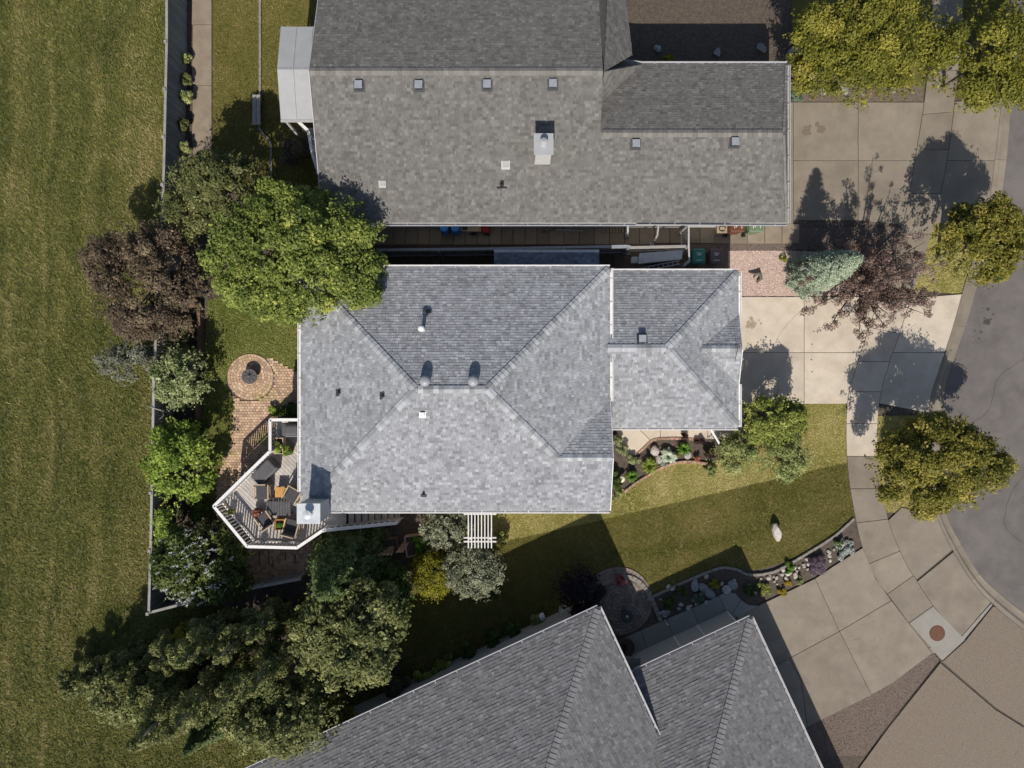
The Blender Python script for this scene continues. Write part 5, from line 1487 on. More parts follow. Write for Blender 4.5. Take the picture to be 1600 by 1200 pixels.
T_('fence_shrub', 'gold leaved shrub at the bottom of the aspen row', 'shrub', 520, 1118, 1.6, (34,28,.9), leaf=.12, n=7000, K=40, m='gold', seed=104, rel=(.2,.36), trunk=.04)
T_('fence_shrub', 'yellow leaved shrub glowing behind the corner fence', 'shrub', 290, 994, 1.6, (20,16,.7), leaf=.12, n=3000, K=24, m='gold', seed=105, rel=(.25,.4), trunk=.04)
# front garden
T_('front_shrub', 'tall glossy green shrub casting shade on the driveway', 'shrub', 1207, 655, 1.9, (46,38,1.2), leaf=.11, n=18000, K=80, m='shrub', seed=106, rel=(.18,.32), trunk=.06)
T_('front_shrub', 'rounded light green shrub at the edge of the front lawn', 'shrub', 1222, 712, 1.1, (44,36,.8), leaf=.09, n=13000, K=70, m='potentilla', seed=107, rel=(.18,.32), trunk=.04)
T_('front_shrub', 'sprawling light green shrub beside the flower bed end', 'shrub', 1147, 705, .9, (34,34,.7), leaf=.085, n=10000, K=60, m='potentilla', seed=108, rel=(.18,.32), trunk=.04)
mound('front_shrub', 'low loose plant creeping from bed onto lawn', *under(1112,738,.3), .45, .4, 'potentilla', 1500, .07, 109, 'shrub')
conifer('blue_spruce', 'blue green pyramidal spruce on the pink gravel', 1256, 434, 5.1, 1.0, 'spruce', 42000, 110, .085, taper=.58, z1=.05)
# upright plum tree with airy crown
def plum():
    rng = np.random.default_rng(111); b = W(1328, 447, 0); b.z = ZY
    t = thing('plum_tree', 'airy purple leaved plum tree with upright branches over the drive', 'tree', tuple(b))
    mb = MB(); cen = []; rr = []
    mb.tube([b, b+V3(.03,.02,.5), b+V3(.05,.0,1.0)], [.11,.085,.075], 8)
    for i in range(36):
        an = i*2.4 + rng.normal(0,.3); sp = .45 + 2.75*rng.random()**.8; hh = (6.3 - 1.35*sp)*(.68+.32*rng.random())
        if i == 0: sp, hh = .35, 6.2
        e = b + V3(math.cos(an)*sp*1.05, math.sin(an)*sp*.85, hh); s = b + V3(.05,0,.6+.5*rng.random())
        m1 = s.lerp(e, .5) + V3(math.cos(an)*sp*.12, math.sin(an)*sp*.12, -.1)
        mb.tube([s, m1, e], [.05,.03,.008], 6)
        for k in range(11):
            f = .22 + .8*rng.random(); p = s.lerp(m1, f*2) if f < .5 else m1.lerp(e, (f-.5)*2)
            o_ = Vector(rng.normal(0,.2,3)); cen.append(tuple(p+o_)); rr.append(.10+.19*rng.random()*(1.25-f*.75))
            mb.tube([p, p+o_], [.012,.004], 4)
    obj('trunk', mb, M['bark'], t, True)
    V, Q, T = foliage(rng, np.array(cen), np.array(rr), 25000, .085, .4, .3, 1.1)
    npobj('crown', V, Q, T, LM['plum'], t)
plum()
mound('gravel_weed', 'small green weed tuft in the pink gravel', 1222, 405, .28, .3, 'shrub', 500, .06, 112)
mound('ground_juniper', 'flat blue green juniper at the corner of the north garage', 1252, 145, .8, .35, 'juniper', 6000, .07, 113, 'shrub', K=40)
mound('bed_fern', 'lime fern in the dark bed behind the north garage', 1040, 100, .42, .5, 'gold', 900, .12, 114)

# front flower bed of the bungalow
FB_ = dict(cat='plant')
blades('daylily', 'yellow green daylily clump in the brick edged bed', 1013, 727, .46, .42, 'daylily', 90, .05, 120)
blades('hosta', 'blue white hosta clump in the middle of the brick edged bed', 1042, 712, .42, .32, 'hosta', 46, .17, 121, broad=True)
blades('fern', 'vivid green fern near the front walk', 1066, 700, .36, .4, 'fern', 80, .05, 122)
blades('fern', 'green fern beside the cream lamp', 985, 743, .34, .35, 'fern', 70, .06, 123)
mound('bed_shrub', 'variegated cream green shrub along the front walk end', 972, 700, .42, .55, 'variegated', 1500, .08, 124)
mound('bed_shrub', 'variegated cream green shrub in the middle of the bed', 988, 715, .42, .5, 'variegated', 1500, .08, 125)
mound('bed_shrub', 'variegated shrub against the bungalow front corner', 961, 686, .32, .6, 'variegated', 1200, .08, 126)
mound('bed_plant', 'dark glossy plants along the bungalow wall foot', 963, 748, .35, .5, 'darkgreen', 1200, .09, 127, ey=2.0)
mound('bed_plant', 'pale ground cover where bed meets lawn by the wall', 962, 772, .35, .25, 'potentilla', 900, .06, 128)
mound('bed_plant', 'burgundy coral bells beside the garage downspout', 1090, 690, .45, .4, 'burgundy', 1800, .08, 129, ey=.6)
mound('bed_plant', 'burgundy foliage plants under the garage eave', 1105, 708, .45, .45, 'burgundy', 1800, .08, 130)
mound('bed_plant', 'upright dark bronze plant at the walk edge', 1067, 682, .22, .5, 'burgundy', 500, .07, 131)
mound('bed_plant', 'rusty orange leaved plant in the brick edged bed', 1088, 715, .2, .35, 'coral', 450, .06, 132)
mound('bed_plant', 'silver leaved plant next to the sprawling shrub', 1110, 706, .2, .3, 'silverplant', 450, .07, 133)
mound('bed_plant', 'yellow flowering tuft beside the white hosta', 1057, 709, .15, .3, 'gold', 350, .06, 134)
mound('bed_plant', 'silver edging plant on the gravel lip of the bed', 1035, 724, .35, .12, 'silverplant', 700, .05, 135, ey=.5)
for i, (px, py, s, lab) in enumerate([(1022,704,(.22,.28,.2),'upright brown stone in the brick edged bed'),(1029,717,(.2,.22,.13),'flat tan stone between daylily and hosta'),(1073,710,(.2,.22,.14),'tan flagstone below the vivid fern')]):
    boulder('garden_stone', lab, px, py, s, 'paleroc', 140+i)
p = W(971, 748, .3); t = thing('garden_lamp', 'round cream topped garden lamp in the mulch bed', 'lamp', (p.x,p.y,ZY))
mb = MB(); mb.cyl((p.x,p.y,ZY), .03, .3, 8); obj('stem', mb, M['darkmetal'], t)
mb = MB(); mb.lathe((p.x,p.y,ZY+.28), [(.06,0),(.155,.03),(.16,.045),(.10,.075),(.03,.085)], 20); obj('shade', mb, M['cream'], t, True)
mb = MB(); mb.cyl((p.x,p.y,ZY+.36), .02, .04, 8); obj('finial', mb, M['darkmetal'], t)

def edging(name, label, pxs, m, l, w, h, cat='edging', z=ZY, loose=.06):
    pts = [W(*p) for p in smooth_line(pxs, 6)]; t = thing(name, label, cat, (pts[0].x, pts[0].y, z))
    mb = MB(); rbox(mb, (0,0,h/2), (l-.012,w,h), 0, .012); me = mesh_of('brick', mb, m)
    rr = random.Random(len(pxs)); carry = 0.0
    for i in range(len(pts)-1):
        a_, b_ = pts[i], pts[i+1]; d = b_-a_; L = d.length
        if L < 1e-6: continue
        s = carry
        while s < L:
            p = a_ + d*(s/L); piece('brick', me, t, (p.x, p.y, z-.01+rr.uniform(-.008,.008)), math.atan2(d.y,d.x)+rr.uniform(-loose,loose)); s += l
        carry = s - L
    return t
edging('brick_edging', 'curved red brick edging between front walk and flower bed', [(997,707),(1005,700),(1015,690),(1025,686),(1040,685),(1060,685),(1095,687)], M['edgebrick'], .2, .11, .11)
edging('brick_edging', 'curved pale brick edging between flower bed and front lawn', [(978,766),(992,755),(1008,745),(1030,732),(1050,724),(1075,721),(1100,724),(1115,729)], M['edgebrick'], .22, .12, .10)
edging('stone_edging', 'grey kerb edging around the southern rock garden and lawn', [(1015,933),(1040,921),(1080,903),(1112,890),(1130,886),(1150,889),(1170,897),(1205,893),(1235,878),(1262,862),(1300,838),(1330,812)], M['kerbstone'], .3, .12, .12)
edging('stone_edging', 'curved kerb edging around the round paver terrace', [(1030,965),(1022,945),(1012,925),(998,908),(980,900),(960,903),(940,912)], M['kerbstone'], .25, .2, .13)
edging('stone_edging', 'pale kerb edging curving past the white patio cover', [(408,-20),(408,60),(408,130),(407,195),(412,210),(424,225),(425,255),(425,300)], M['kerbstone'], .4, .11, .12)
edging('stone_edging', 'pale kerb edging beside the boulders of the north garden', [(1246,130),(1262,112),(1272,128),(1285,138),(1310,137)], M['kerbstone'], .3, .12, .12)

# rock garden of the southern house
SG = [(1040,930),(1060,925),(1078,940),(1095,905),(1123,912),(1105,935),(1066,948),(1140,903),(1158,895),(1165,912),(1172,930),(1180,905),(1195,903),(1148,912),(1133,918),(1052,915),(1046,950),(1205,905),(1228,892),(1240,902),(1250,890)]
rr = random.Random(17)
where = ['in the shaded rock bed beside the entry walk', 'among the sunlit alpine plants of the rock bed']
bigs = [(1085,912,.36,.2,'flat grey slab rock lying in the shaded rock bed'),(1103,922,.5,.24,'largest grey slab rock in the shaded rock bed'),(1143,913,.26,.24,'square grey boulder near the bend of the entry walk'),(1134,919,.24,.22,'tan boulder near the bend of the entry walk')]
for i, (px, py, a_, b_, lab) in enumerate(bigs):
    boulder('bed_rock', lab, px, py, (a_,b_,.16), 'rock' if i < 3 else 'paleroc', 150+i, rz=rr.random()*3)
for i in range(26):
    px, py = rr.choice(SG); px += rr.uniform(-9,9); py += rr.uniform(-6,6); s = rr.uniform(.07,.15)
    boulder('bed_stone', 'small pale stone in the shaded rock bed', px, py, (s,s*.8,s*.7), 'paleroc', 160+i, group='pale stones in the shaded rock bed', rz=rr.random()*3)
for i in range(34):
    f = rr.random(); px = 1195+f*135 + rr.uniform(-6,6); py = 905 - f*62 + rr.uniform(-2,16)*(1 if f < .8 else .4); s = rr.uniform(.06,.14)
    boulder('bed_stone', 'small pale stone in the sunlit alpine bed', px, py, (s,s*.8,s*.7), 'paleroc', 200+i, group='pale stones in the sunlit alpine bed', rz=rr.random()*3)
mound('alpine_plant', 'purple flowering creeping thyme mound beside the driveway', 1274, 878, .66, .34, 'magenta', 9000, .04, 240, flower='bloom', nf=160, fl=.03, K=70)
mound('alpine_plant', 'bright green cushion plant next to the purple thyme', 1232, 884, .4, .32, 'fern', 2200, .06, 241)
mound('alpine_plant', 'white flowering silver foliage at the sidewalk corner', 1318, 858, .55, .25, 'silverplant', 3000, .06, 242, flower='bloom', nf=500, fl=.06, K=24)
mound('alpine_plant', 'dark green plant with white blooms above the silver foliage', 1306, 848, .4, .35, 'darkgreen', 1500, .07, 243, flower='bloom', nf=150, fl=.06)
mound('alpine_plant', 'yellow flowering stonecrop near the driveway edge', 1228, 909, .28, .18, 'gold', 900, .05, 244, flower='yellowfl', nf=300)
mound('alpine_plant', 'orange yellow stonecrop at the corner of the southern drive', 1220, 922, .3, .18, 'gold', 900, .05, 245, flower='yellowfl', nf=300)
mound('alpine_plant', 'olive alpine cushion among the pale stones', 1248, 905, .28, .2, 'potentilla', 700, .05, 246)
mound('alpine_plant', 'mixed green alpine plants at the shade edge', 1190, 918, .5, .25, 'shrub', 1600, .06, 247)
mound('alpine_plant', 'lime leaved plant glowing in the shaded rock bed', 1113, 910, .34, .3, 'gold', 1200, .07, 248)
mound('alpine_plant', 'large grey green cushion beside the slab rock', 1090, 930, .42, .4, 'juniper', 2200, .06, 249)
mound('alpine_plant', 'dark leafy plant at the bend of the entry walk', 1170, 922, .4, .35, 'darkgreen', 1400, .09, 250)
mound('alpine_plant', 'dark leafy clump in the shaded bed by the terrace', 1045, 938, .42, .3, 'darkgreen', 1500, .08, 251)
mound('alpine_plant', 'low dark plants along the shaded bed middle', 1062, 922, .4, .25, 'darkgreen', 1200, .08, 252)
mound('white_petunias', 'white petunias growing beside the entry walk', 1036, 957, .28, .3, 'darkgreen', 500, .07, 253, flower='bloom', nf=260, fl=.08)
mound('entry_plant', 'yellow green plant at the garage corner of the angled house', 1150, 968, .28, .4, 'shrub', 700, .09, 254)
boulder('lawn_stone', 'long pale stone lying alone on the side lawn', 1210, 829, (.22,.52,.42), 'paleroc', 255, rz=.3)
# boulders of the northern garden
for i, (px, py, s, lab) in enumerate([(1243,98,(.6,.72,.4),'huge grey boulder at the corner of the northern garage'),(1284,143,(.28,.24,.22),'round pale boulder in the brown gravel strip'),(1299,146,(.15,.15,.12),'small round stone in the brown gravel strip'),(1316,142,(.32,.24,.2),'long pale boulder in the brown gravel strip'),(1348,147,(.16,.12,.1),'small stone at the foot of the north garden tree'),(1394,141,(.18,.2,.15),'grey stone beneath the north garden tree'),(1026,79,(.18,.2,.2),'pointed grey rock in the dark bed behind the garage'),(1119,85,(.22,.2,.22),'round grey rock in the dark bed behind the garage'),(1188,78,(.28,.2,.2),'broad grey rock in the dark bed behind the garage')]):
    boulder('garden_boulder', lab, px, py, s, 'rock', 260+i, rz=i*.7)
p = W(1180, 433, 0)
t = thing('driftwood', 'curled weathered driftwood root lying on the pink gravel', 'driftwood', (p.x,p.y,ZY))
mb = MB(); mb.tube([p+V3(-.35,.22,ZY+.06), p+V3(-.1,.12,ZY+.16), p+V3(.12,.14,ZY+.2), p+V3(.2,-.1,ZY+.16), p+V3(.02,-.28,ZY+.07)], [.02,.06,.10,.09,.03], 8); obj('root', mb, M['bark'], t, True)
mb = MB(); mb.tube([p+V3(.0,.1,ZY+.16), p+V3(-.08,-.08,ZY+.1), p+V3(.03,-.18,ZY+.06)], [.05,.06,.02], 7); obj('branch', mb, M['palebark'], t, True)

# things around the southern entry
t, p, z = pot('red pot of pink flowers on the terrace rim', 969, 906, ZY, M['red'], .2, .34); fill(t, p, z, 'redfl', .36, .4, 1100, .07, 270)
t, p, z = pot('round brown bowl planter by the angled house porch', 977, 1012, ZY, M['rust'], .42, .35, 'bowl_planter'); fill(t, p, z, 'burgundy', .3, .12, 500, .07, 271)
p = W(979, 962, .6); t = thing('bird_bath', 'dark bird bath with pale ball on the paver terrace', 'bird bath', (p.x,p.y,ZY))
mb = MB(); mb.lathe((p.x,p.y,ZY), [(.16,0),(.14,.05),(.06,.1),(.05,.5),(.12,.56),(.27,.62),(.28,.65),(.22,.62),(.05,.6)], 18); obj('basin', mb, M['darkmetal'], t, True)
mb = MB(); mb.lathe((p.x,p.y,ZY+.6), [(.02,0),(.07,.05),(.07,.09),(.02,.13)], 12); obj('ball', mb, M['paleroc'], t, True)
p = W(884, 954, .4); t = thing('garden_ornament', 'white curved swan shaped garden ornament by the purple bush', 'ornament', (p.x,p.y,ZY))
mb = MB(); mb.tube([p+V3(.36,-.12,-.15), p+V3(.1,-.2,-.12), p+V3(-.18,-.12,-.1), p+V3(-.28,.1,0)], [.05,.16,.15,.07], 10); obj('body', mb, M['white'], t, True)
mb = MB(); mb.tube([p+V3(-.27,.08,0), p+V3(-.26,.25,.2), p+V3(-.12,.34,.34), p+V3(.0,.28,.3)], [.065,.05,.045,.03], 8); obj('neck', mb, M['white'], t, True)
mb = MB(); mb.tube([p+V3(.28,.02,-.1), p+V3(.1,.08,.0), p+V3(-.05,.0,.02)], [.02,.06,.03], 8); obj('wing', mb, M['white'], t, True)
p = W(847, 962, 1.2); t = thing('pole_box', 'white square lantern on a thin pole at the angled house', 'lamp', (p.x,p.y,ZY))  # plain white box on a pole, not a lamp
mb = MB(); mb.cyl((p.x,p.y,ZY), .025, 1.1, 8); obj('pole', mb, M['darkmetal'], t)
mb = MB(); rbox(mb, (p.x,p.y,ZY+1.25), (.22,.22,.32), .4, .03); obj('housing', mb, M['white'], t)
mb = MB(); mb.cyl((p.x,p.y,ZY+1.41), .02, .12, 6); obj('finial', mb, M['darkmetal'], t)
# utility meter box on the wall
p = W(1042, 974, .3); t = thing('garden_stake', 'white stake light beside the entry walk', 'light', (p.x,p.y,ZY))
mb = MB(); mb.tube([(p.x-.06,p.y+.1,ZY),(p.x,p.y,ZY+.35)], .02, 6); obj('stake', mb, M['white'], t); mb = MB(); mb.cyl((p.x,p.y,ZY+.33), .045, .06, 8); obj('lens', mb, M['white'], t)
# ---------------------------------------------------------------- garden things behind and beside the house
c = W(391, 588, .4); t = thing('fire_pit', 'black round fire pit with mesh lid on the brick medallion', 'fire pit', (c.x,c.y,ZY+.05))
mb = MB(); mb.lathe((c.x,c.y,ZY+.25), [(.10,-.02),(.26,.03),(.33,.14),(.36,.15),(.36,.17),(.30,.16),(.22,.07)], 22); obj('bowl', mb, M['black'], t, True)
for k in range(3):
    a_ = k*2.094+.4; mb = MB(); mb.tube([(c.x+.30*math.cos(a_),c.y+.30*math.sin(a_),ZY+.05),(c.x+.27*math.cos(a_),c.y+.27*math.sin(a_),ZY+.36)], .02, 6); obj('leg', mb, M['black'], t)
mb = MB()
for k in range(4):
    a_ = k*math.pi/4; mb.tube([(c.x-.34*math.cos(a_),c.y-.34*math.sin(a_),ZY+.43),(c.x,c.y,ZY+.54),(c.x+.34*math.cos(a_),c.y+.34*math.sin(a_),ZY+.43)], .008, 5)
mb.lathe((c.x,c.y,ZY+.43), [(.345,0),(.35,.008),(.335,.012)], 22); lid = obj('mesh_lid', mb, M['cover'], t)
mb = MB(); mb.tube([(c.x-.06,c.y,ZY+.54),(c.x,c.y,ZY+.60),(c.x+.06,c.y,ZY+.54)], .012, 6); obj('handle', mb, M['greymetal'], lid)
# retaining timbers along the back bed
for i, (a_, b_, lab) in enumerate((((317,478),(318,560),'upper brown timber sleeper holding back the fence bed'), ((313,610),(315,655),'lower weathered timber sleeper below the dogwood'))):
    A, B = W(*a_), W(*b_); t = thing('timber_sleeper', lab, 'timber', (A.x,A.y,ZY))
    for k in range(2):
        mb = MB(); mb.bar((A.x-.02*k,A.y,ZY+.10+.19*k), (B.x-.02*k,B.y,ZY+.10+.19*k), .16, .18); obj('beam', mb, M['timber'], t)
    mb = MB(); mb.bar((A.x-.5,A.y-.03,ZY+.29), (A.x-.1,A.y-.03,ZY+.29), .14, .17); obj('return_beam', mb, M['timber'], t)
# dead branch poking over the fence
b = W(268, 648, 0); t = thing('dead_branch', 'bare grey dead branch reaching over the field fence', 'branch', (b.x,b.y,ZY))
mb = MB(); e = W(228, 634, 2.1); m1 = W(252, 641, 1.7); mb.tube([b+V3(0,0,ZY), W(266,646,1.0), m1, e], [.06,.05,.035,.01], 7); main = obj('limb', mb, M['palebark'], t, True)
mb = MB(); mb.tube([m1, W(256,649,1.8), W(249,655,1.9)], [.025,.018,.006], 6); mb.tube([W(262,645,1.3), W(270,636,1.6), W(272,626,1.7)], [.025,.015,.006], 6); obj('twig', mb, M['palebark'], main, True)
# vine beside the deck
mound('deck_vine', 'green vine mass at the foot of the railed deck corner', 452, 640, .9, .7, 'darkgreen', 5000, .10, 300, 'shrub', ey=.55, K=26)
mound('deck_vine', 'lime leaved creeper along the patio edge by the deck', 432, 642, .45, .5, 'lime', 900, .09, 301, 'shrub', ey=.6)
fill(PL1[0], PL1[1], PL1[2], 'fern', .2, .25, 500, .08, 302); fill(PL2[0], PL2[1], PL2[2], 'lime', .26, .35, 1100, .08, 303, 1.6)
t, p, z = pot('leafy potted plant standing beside the planter trough', 451, 705, DZ, M['timber'], .17, .34); fill(t, p, z, 'lime', .30, .4, 700, .09, 304)
t, p, z = pot('terracotta pot of coral flowers on the deck', 401, 800, DZ, M['terracotta'], .17, .3); fill(t, p, z, 'coral', .26, .35, 700, .08, 305)
t, p, z = pot('small potted lime plant beside the west railing', 361, 800, DZ, M['palewood'], .13, .25); fill(t, p, z, 'lime', .18, .3, 400, .07, 306)
# white arbor
ac = W(750, 825, 2.25); t = thing('arbor', 'white slatted garden arbor against the bungalow south wall', 'arbor', (ac.x,ac.y,ZY))
ax0, ax1 = W(732,0,2.25).x, W(768,0,2.25).x; ay0, ay1 = W(0,848,2.2).y, y0+.35
for k in range(8):
    x = ax0 + (ax1-ax0)*k/7; mb = MB(); mb.box((x,(ay0-.2+ay1+.2)/2,2.32), (.045,ay1-ay0+.4,.11)); obj('slat', mb, M['rail'], t)
for yy in (W(0,846,2.2).y, W(0,840,2.2).y, W(0,803,2.2).y, W(0,798,2.2).y):
    mb = MB(); mb.box(((ax0+ax1)/2,yy,2.2), (ax1-ax0+.42,.05,.13)); obj('crossbeam', mb, M['rail'], t)
for x in (ax0+.06, ax1-.06):
    for yy in (W(0,843,2.2).y, W(0,800.5,2.2).y):
        mb = MB(); mb.box((x,yy,1.13), (.09,.09,2.14)); obj('post', mb, M['rail'], t)
# raised beds with lattice trellises
for i, (q, lab) in enumerate((([(590,842),(622,838),(624,860),(592,864)],'shaded timber raised bed beside the fir'), ([(634,836),(690,829),(694,852),(638,868)],'timber raised bed with leafy crop below the bungalow'))):
    Q_ = WP(q); t = thing('raised_bed', lab, 'planter', (Q_[0].x,Q_[0].y,ZY))
    for k in range(4):
        A, B = Q_[k], Q_[(k+1)%4]; d = (B-A).normalized()*.02
        mb = MB(); mb.bar(A+d+V3(0,0,ZY+.17), B-d+V3(0,0,ZY+.17), .07, .32); obj('board', mb, M['palewood'] if i else M['timber'], t)
    mb = MB(); mb.prism(shrink(Q_, .04), ZY, ZY+.24); obj('soil', mb, M['soil'], t)
for i, (px, py, lab) in enumerate(((614,852,'fan shaped wooden trellis in the shaded raised bed'), (636,846,'narrow wooden ladder trellis at the crop bed end'))):
    b = W(px, py, 0); t = thing('trellis', lab, 'trellis', (b.x,b.y,ZY)); h = 1.9 if i == 0 else 2.1
    for k in range(4):
        w0 = .28 if i == 0 else .12; w1 = .06 if i == 0 else .12; f = (k/3-.5)
        mb = MB(); mb.bar((b.x+f*w1*2,b.y,ZY), (b.x+f*w0*2,b.y+.02,ZY+h), .025, .025); obj('stake', mb, M['palewood'], t)
    for k in range(7):
        z = ZY+.3+k*(h-.4)/6; wv = (.08+.2*k/6) if i == 0 else .16
        mb = MB(); mb.bar((b.x-wv,b.y+.02,z), (b.x+wv,b.y+.02,z), .02, .02); obj('rung', mb, M['palewood'], t)
# timber steps in the mulch path
rr = random.Random(9)
for i, (px, py, l) in enumerate([(407,872,.7),(421,870,.65),(428,880,.4),(447,868,.4),(462,872,.4)]):
    p = W(px,py); mb = MB(); rbox(mb, (0,0,.03), (.05,l,.05), 0, .01)
    o = obj('path_batten', mb, M['timber'], None, local=True); o.location = (p.x,p.y,ZY+.02); ROOT[o.name] = tuple(o.location)
    tag(o, 'thin timber batten laid in the mulch below the deck', 'timber', 'timber battens in the mulch path')
# board bench by the northern kerb
p = W(401, 172, .4); t = thing('garden_bench', 'plain grey plank bench on the northern back lawn', 'bench', (p.x,p.y,ZY))
for k in range(2):
    mb = MB(); mb.box((p.x-.09+k*.19,p.y,ZY+.38), (.17,1.38,.04)); obj('seat', mb, M['fencecap'], t)
for s in (-1,1):
    mb = MB(); mb.box((p.x,p.y+s*.5,ZY+.18), (.3,.06,.36)); obj('leg', mb, M['fencecap'], t)
# northern deck stair railing
t = thing('stair_railing', 'white stair railing beside the patio cover and brown roof', 'railing', (*W(480,200,0).xy, ZY))
nr = [W(463,187,2.2), W(482,205,2.2), W(488,240,2.2), W(499,272,2.1)]
for i in range(3):
    A, B = Vector((nr[i].x,nr[i].y,0)), Vector((nr[i+1].x,nr[i+1].y,0)); railing(t, A, B, 1.25)
piece('rail_post', RPO, t, (nr[-1].x, nr[-1].y, 1.22), 0)
for p in nr:
    mb = MB(); mb.box((p.x,p.y,.65), (.1,.1,1.2)); obj('support_post', mb, M['rail'], t)
mb = MB(); mb.prism([(nr[0].x,nr[0].y),(nr[1].x,nr[1].y),(nr[2].x,nr[2].y),(nr[3].x,nr[3].y),(nx0+.4,nr[3].y),(nx0+.4,nr[0].y)], 1.17, 1.25); obj('landing', mb, M['deck'], t)

# ---------------------------------------------------------------- side passage
p = W(853, 404, 2.0)
t = thing('lean_to_shed', 'long low shed with dark blue grey roof against the fence', 'shed', (p.x,p.y,ZY))
sx0_, sx1_ = W(772,0,2.0).x, W(936,0,2.0).x; sya, syb = W(0,393,2.1).y, 4.35
mb = MB(); mb.prism([(sx0_+.08,sya-.1),(sx1_-.08,sya-.1),(sx1_-.08,syb+.05),(sx0_+.08,syb+.05)], ZY, 1.85); obj('wall', mb, M['siding'], t)
sr = [V3(sx0_,sya,2.0), V3(sx1_,sya,2.0), V3(sx1_,syb,2.25), V3(sx0_,syb,2.25)]
mb = MB(); mb.add(sr + [v-V3(0,0,.08) for v in sr], [(0,1,2,3),(7,6,5,4),(0,4,5,1),(1,5,6,2),(2,6,7,3),(3,7,4,0)]); rf = obj('roof', mb, M['underlay'], t)
mb = MB(); shingle_plane(mb, sr, random.Random(4)); tag(obj('shingle', mb, M['bluetarp'], rf), kind='stuff')
mb = MB(); mb.bar(V3(sx0_,sya+.04,1.98), V3(sx1_,sya+.04,1.98), .12, .1); obj('gutter', mb, M['galv'], rf)
def bin_(label, px, py, m, rz=0.0, z=ZC-.02):
    p = W(px, py, 1.0); t = thing('wheeled_bin', label, 'bin', (p.x,p.y,z), None, rz)
    def ob(n, mb, mm, par=None): return obj(n, mb, mm, par or t, local=True)
    mb = MB(); vs = []
    for zz, w, d in ((.04,.21,.24),(.92,.27,.30)):
        for x, y in ((-w,-d),(w,-d),(w,d),(-w,d)): vs.append((x,y,zz))
    mb.add(vs, [(3,2,1,0),(4,5,6,7),(0,1,5,4),(1,2,6,5),(2,3,7,6),(3,0,4,7)]); ob('body', mb, m)
    mb = MB(); rbox(mb, (0,-.01,.965), (.58,.66,.09), 0, .05); lid = ob('lid', mb, m)
    mb = MB()
    for yy, w in ((.12,.26),(.04,.16),(-.2,.28)): mb.box((0,yy,1.014), (w,.025 if yy != .04 else .04,.008))
    ob('lid_print', mb, M['print'], lid)
    mb = MB(); mb.tube([(-.22,.34,.9),(.22,.34,.9)], .018, 8); ob('handle', mb, m)
    for s in (-1,1):
        mb = MB(); mb.tube([(s*.25,.27,.10),(s*.31,.27,.10)], .10, 14); ob('wheel', mb, M['black'])
    return t
bin_('teal wheeled bin standing beside the white gate', 1092, 400, M['teal'], z=ZY)
bin_('plum coloured wheeled bin next to the teal one', 1119, 400, M['mauve'], z=ZY)
bin_('brown wheeled bin under the northern eave', 1151, 353, M['binbrown'], math.radians(90))
bin_('pale green wheeled bin under the northern eave', 1180, 353, M['bingreen'], math.radians(92))
p = W(1128, 356, .5); t = thing('firewood_crate', 'pale wooden crate with a dark coil beside the brown bin', 'crate', (p.x,p.y,ZC))
for k in range(4):
    mb = MB(); mb.box((p.x-.18+k*.12,p.y,ZC+.42), (.1,.5,.03)); obj('slat', mb, M['tanstain'], t)
mb = MB(); mb.box((p.x,p.y,ZC+.2), (.44,.46,.4)); obj('box', mb, M['tanstain'], t)
mb = MB(); mb.tube([(p.x+.16*math.cos(k*.6),p.y-.05+.12*math.sin(k*.6),ZC+.46) for k in range(10)], .02, 6); obj('coil', mb, M['black'], t)
for px, lab in ((694,'round blue barrel under the eave, nearer the maple'), (711,'round blue barrel under the eave, nearer the red cart')):
    p = W(px, 355.5, .9); t = thing('rain_barrel', lab, 'barrel', (p.x,p.y,ZC))
    mb = MB(); mb.lathe((p.x,p.y,ZC), [(.18,0),(.22,.1),(.225,.25),(.215,.27),(.225,.29),(.225,.58),(.215,.6),(.225,.62),(.21,.8),(.17,.85)], 20); obj('body', mb, M['blue'], t, True)
    mb = MB(); mb.lathe((p.x,p.y,ZC+.84), [(.19,0),(.19,.03),(.16,.04),(.15,.03)], 20); obj('lid', mb, M['blue'], t)
p = W(742, 356, .5); t = thing('garden_cart', 'red wheeled cart carrying pale boards under the eave', 'cart', (p.x,p.y,ZC))
mb = MB(); mb.box((p.x-.02,p.y,ZC+.42), (.62,.36,.06)); obj('board_load', mb, M['palewood'], t)
mb = MB(); rbox(mb, (p.x+.5,p.y-.02,ZC+.32), (.36,.42,.34), 0, .08); obj('body', mb, M['red'], t)
mb = MB(); mb.tube([(p.x-.33,p.y-.16,ZC+.45),(p.x-.62,p.y-.16,ZC+.6),(p.x-.64,p.y+.16,ZC+.6),(p.x-.33,p.y+.16,ZC+.45)], .018, 7); obj('handle', mb, M['offwhite'], t)
mb = MB(); mb.box((p.x+.2,p.y,ZC+.3), (1.0,.34,.06)); obj('frame', mb, M['red'], t)
for sx in (-.1,.55):
    for s in (-1,1):
        mb = MB(); mb.tube([(p.x+sx,p.y+s*.2,ZC+.13),(p.x+sx,p.y+s*.26,ZC+.13)], .13, 14); obj('wheel', mb, M['black'], t)
p = W(887, 352, .5); t = thing('lumber_pile', 'loose brown lumber offcuts lying under the northern eave', 'lumber', (p.x,p.y,ZC))
for k, (a_, b_) in enumerate((((-1.0,-.12),(.75,-.18)),((-1.2,-.25),(-.5,-.1)),((-.9,.12),(.4,.05)),((-.2,.3),(-.2,-.12)),((.6,.3),(.7,-.1)))):
    mb = MB(); mb.bar((p.x+a_[0],p.y+a_[1],ZC+.05+.05*k), (p.x+b_[0],p.y+b_[1],ZC+.05+.05*k), .07, .04); obj('board', mb, M['timber'] if k % 2 else M['fencecap'], t)
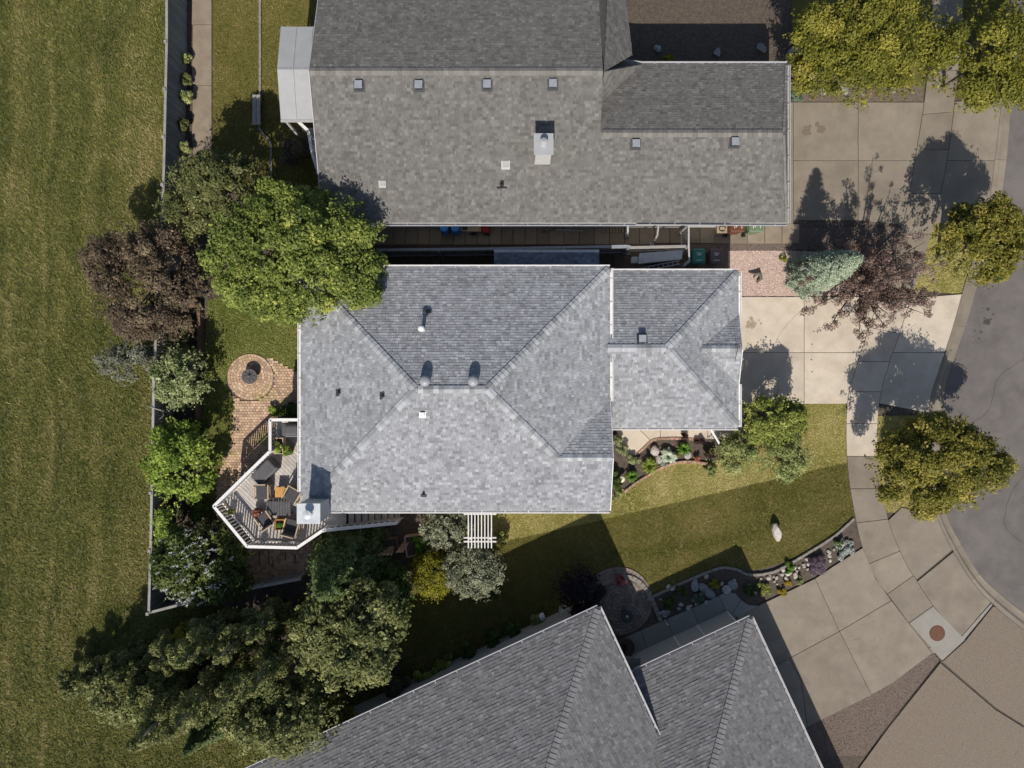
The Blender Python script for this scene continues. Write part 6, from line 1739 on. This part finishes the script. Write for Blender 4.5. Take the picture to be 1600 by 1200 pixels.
for k in range(6):
    px = 950 + k*4.7; p = W(px, 358, .15); mb = MB(); mb.box((0,0,.04), (.045,.3,.06)); 
    o = obj('path_stick', mb, M['palewood'], None, local=True); o.location = (p.x,p.y,ZC); ROOT[o.name] = tuple(o.location)
    tag(o, 'short pale stick lying across the slab path', 'stick', 'pale sticks on the slab path')
# grey utility trailer tucked behind the garage
q = [W(1000,396,.95), W(1066,391,.95), W(1064,405,.95), W(998,412,.95)]
c = sum(q, Vector())/4; t = thing('utility_trailer', 'grey lidded utility trailer parked between rail fence and garage', 'trailer', (c.x,c.y,ZY))
mb = MB(); mb.prism(q, .42, .93); obj('box', mb, M['greymetal'], t)
qq = [v + (v-c)*.03 for v in q]
mb = MB(); mb.prism(qq, .93, .975); obj('lid', mb, M['galv'], t)
mb = MB(); l_ = [W(987,401,.8), W(998,401,.8), W(996,411,.8), W(986,411,.8)]; mb.prism(l_, .55, .8); obj('tool_box', mb, M['galv'], t)
mb = MB(); mb.tube([W(1000,404,.4), W(984,400,.42), W(980,398,.45)], .035, 7); obj('tongue', mb, M['darkmetal'], t)
mb = MB(); mb.tube([W(981,397,.6)+V3(0,.02,0), W(981,397,.6)-V3(0,.03,0)], .1, 14); obj('jockey_wheel', mb, M['offwhite'], t)
for s in (0,1):
    e_ = (q[0].lerp(q[1],.5) if s == 0 else q[3].lerp(q[2],.5)); n_ = (e_-c); n_.z = 0; n_.normalize()
    mb = MB(); w_ = e_ + n_*.03; mb.tube([(w_.x,w_.y,ZY+.26), (w_.x+n_.x*.14,w_.y+n_.y*.14,ZY+.26)], .26, 18); obj('wheel', mb, M['black'], t)
p0_, p1_ = W(996,420,.5), W(1062,407,.9)
t = thing('aluminium_ladder', 'pale aluminium ladder propped along the trailer side', 'ladder', (p0_.x,p0_.y,ZY))
dd = V3(0,-.16,0)
for s in (0,1):
    mb = MB(); mb.bar(p0_+dd*s, p1_+dd*s, .035, .07); obj('stile', mb, M['galv'], t)
for k in range(9):
    m_ = p0_.lerp(p1_, (k+.5)/9); mb = MB(); mb.bar(m_, m_+dd, .03, .03); obj('rung', mb, M['galv'], t)
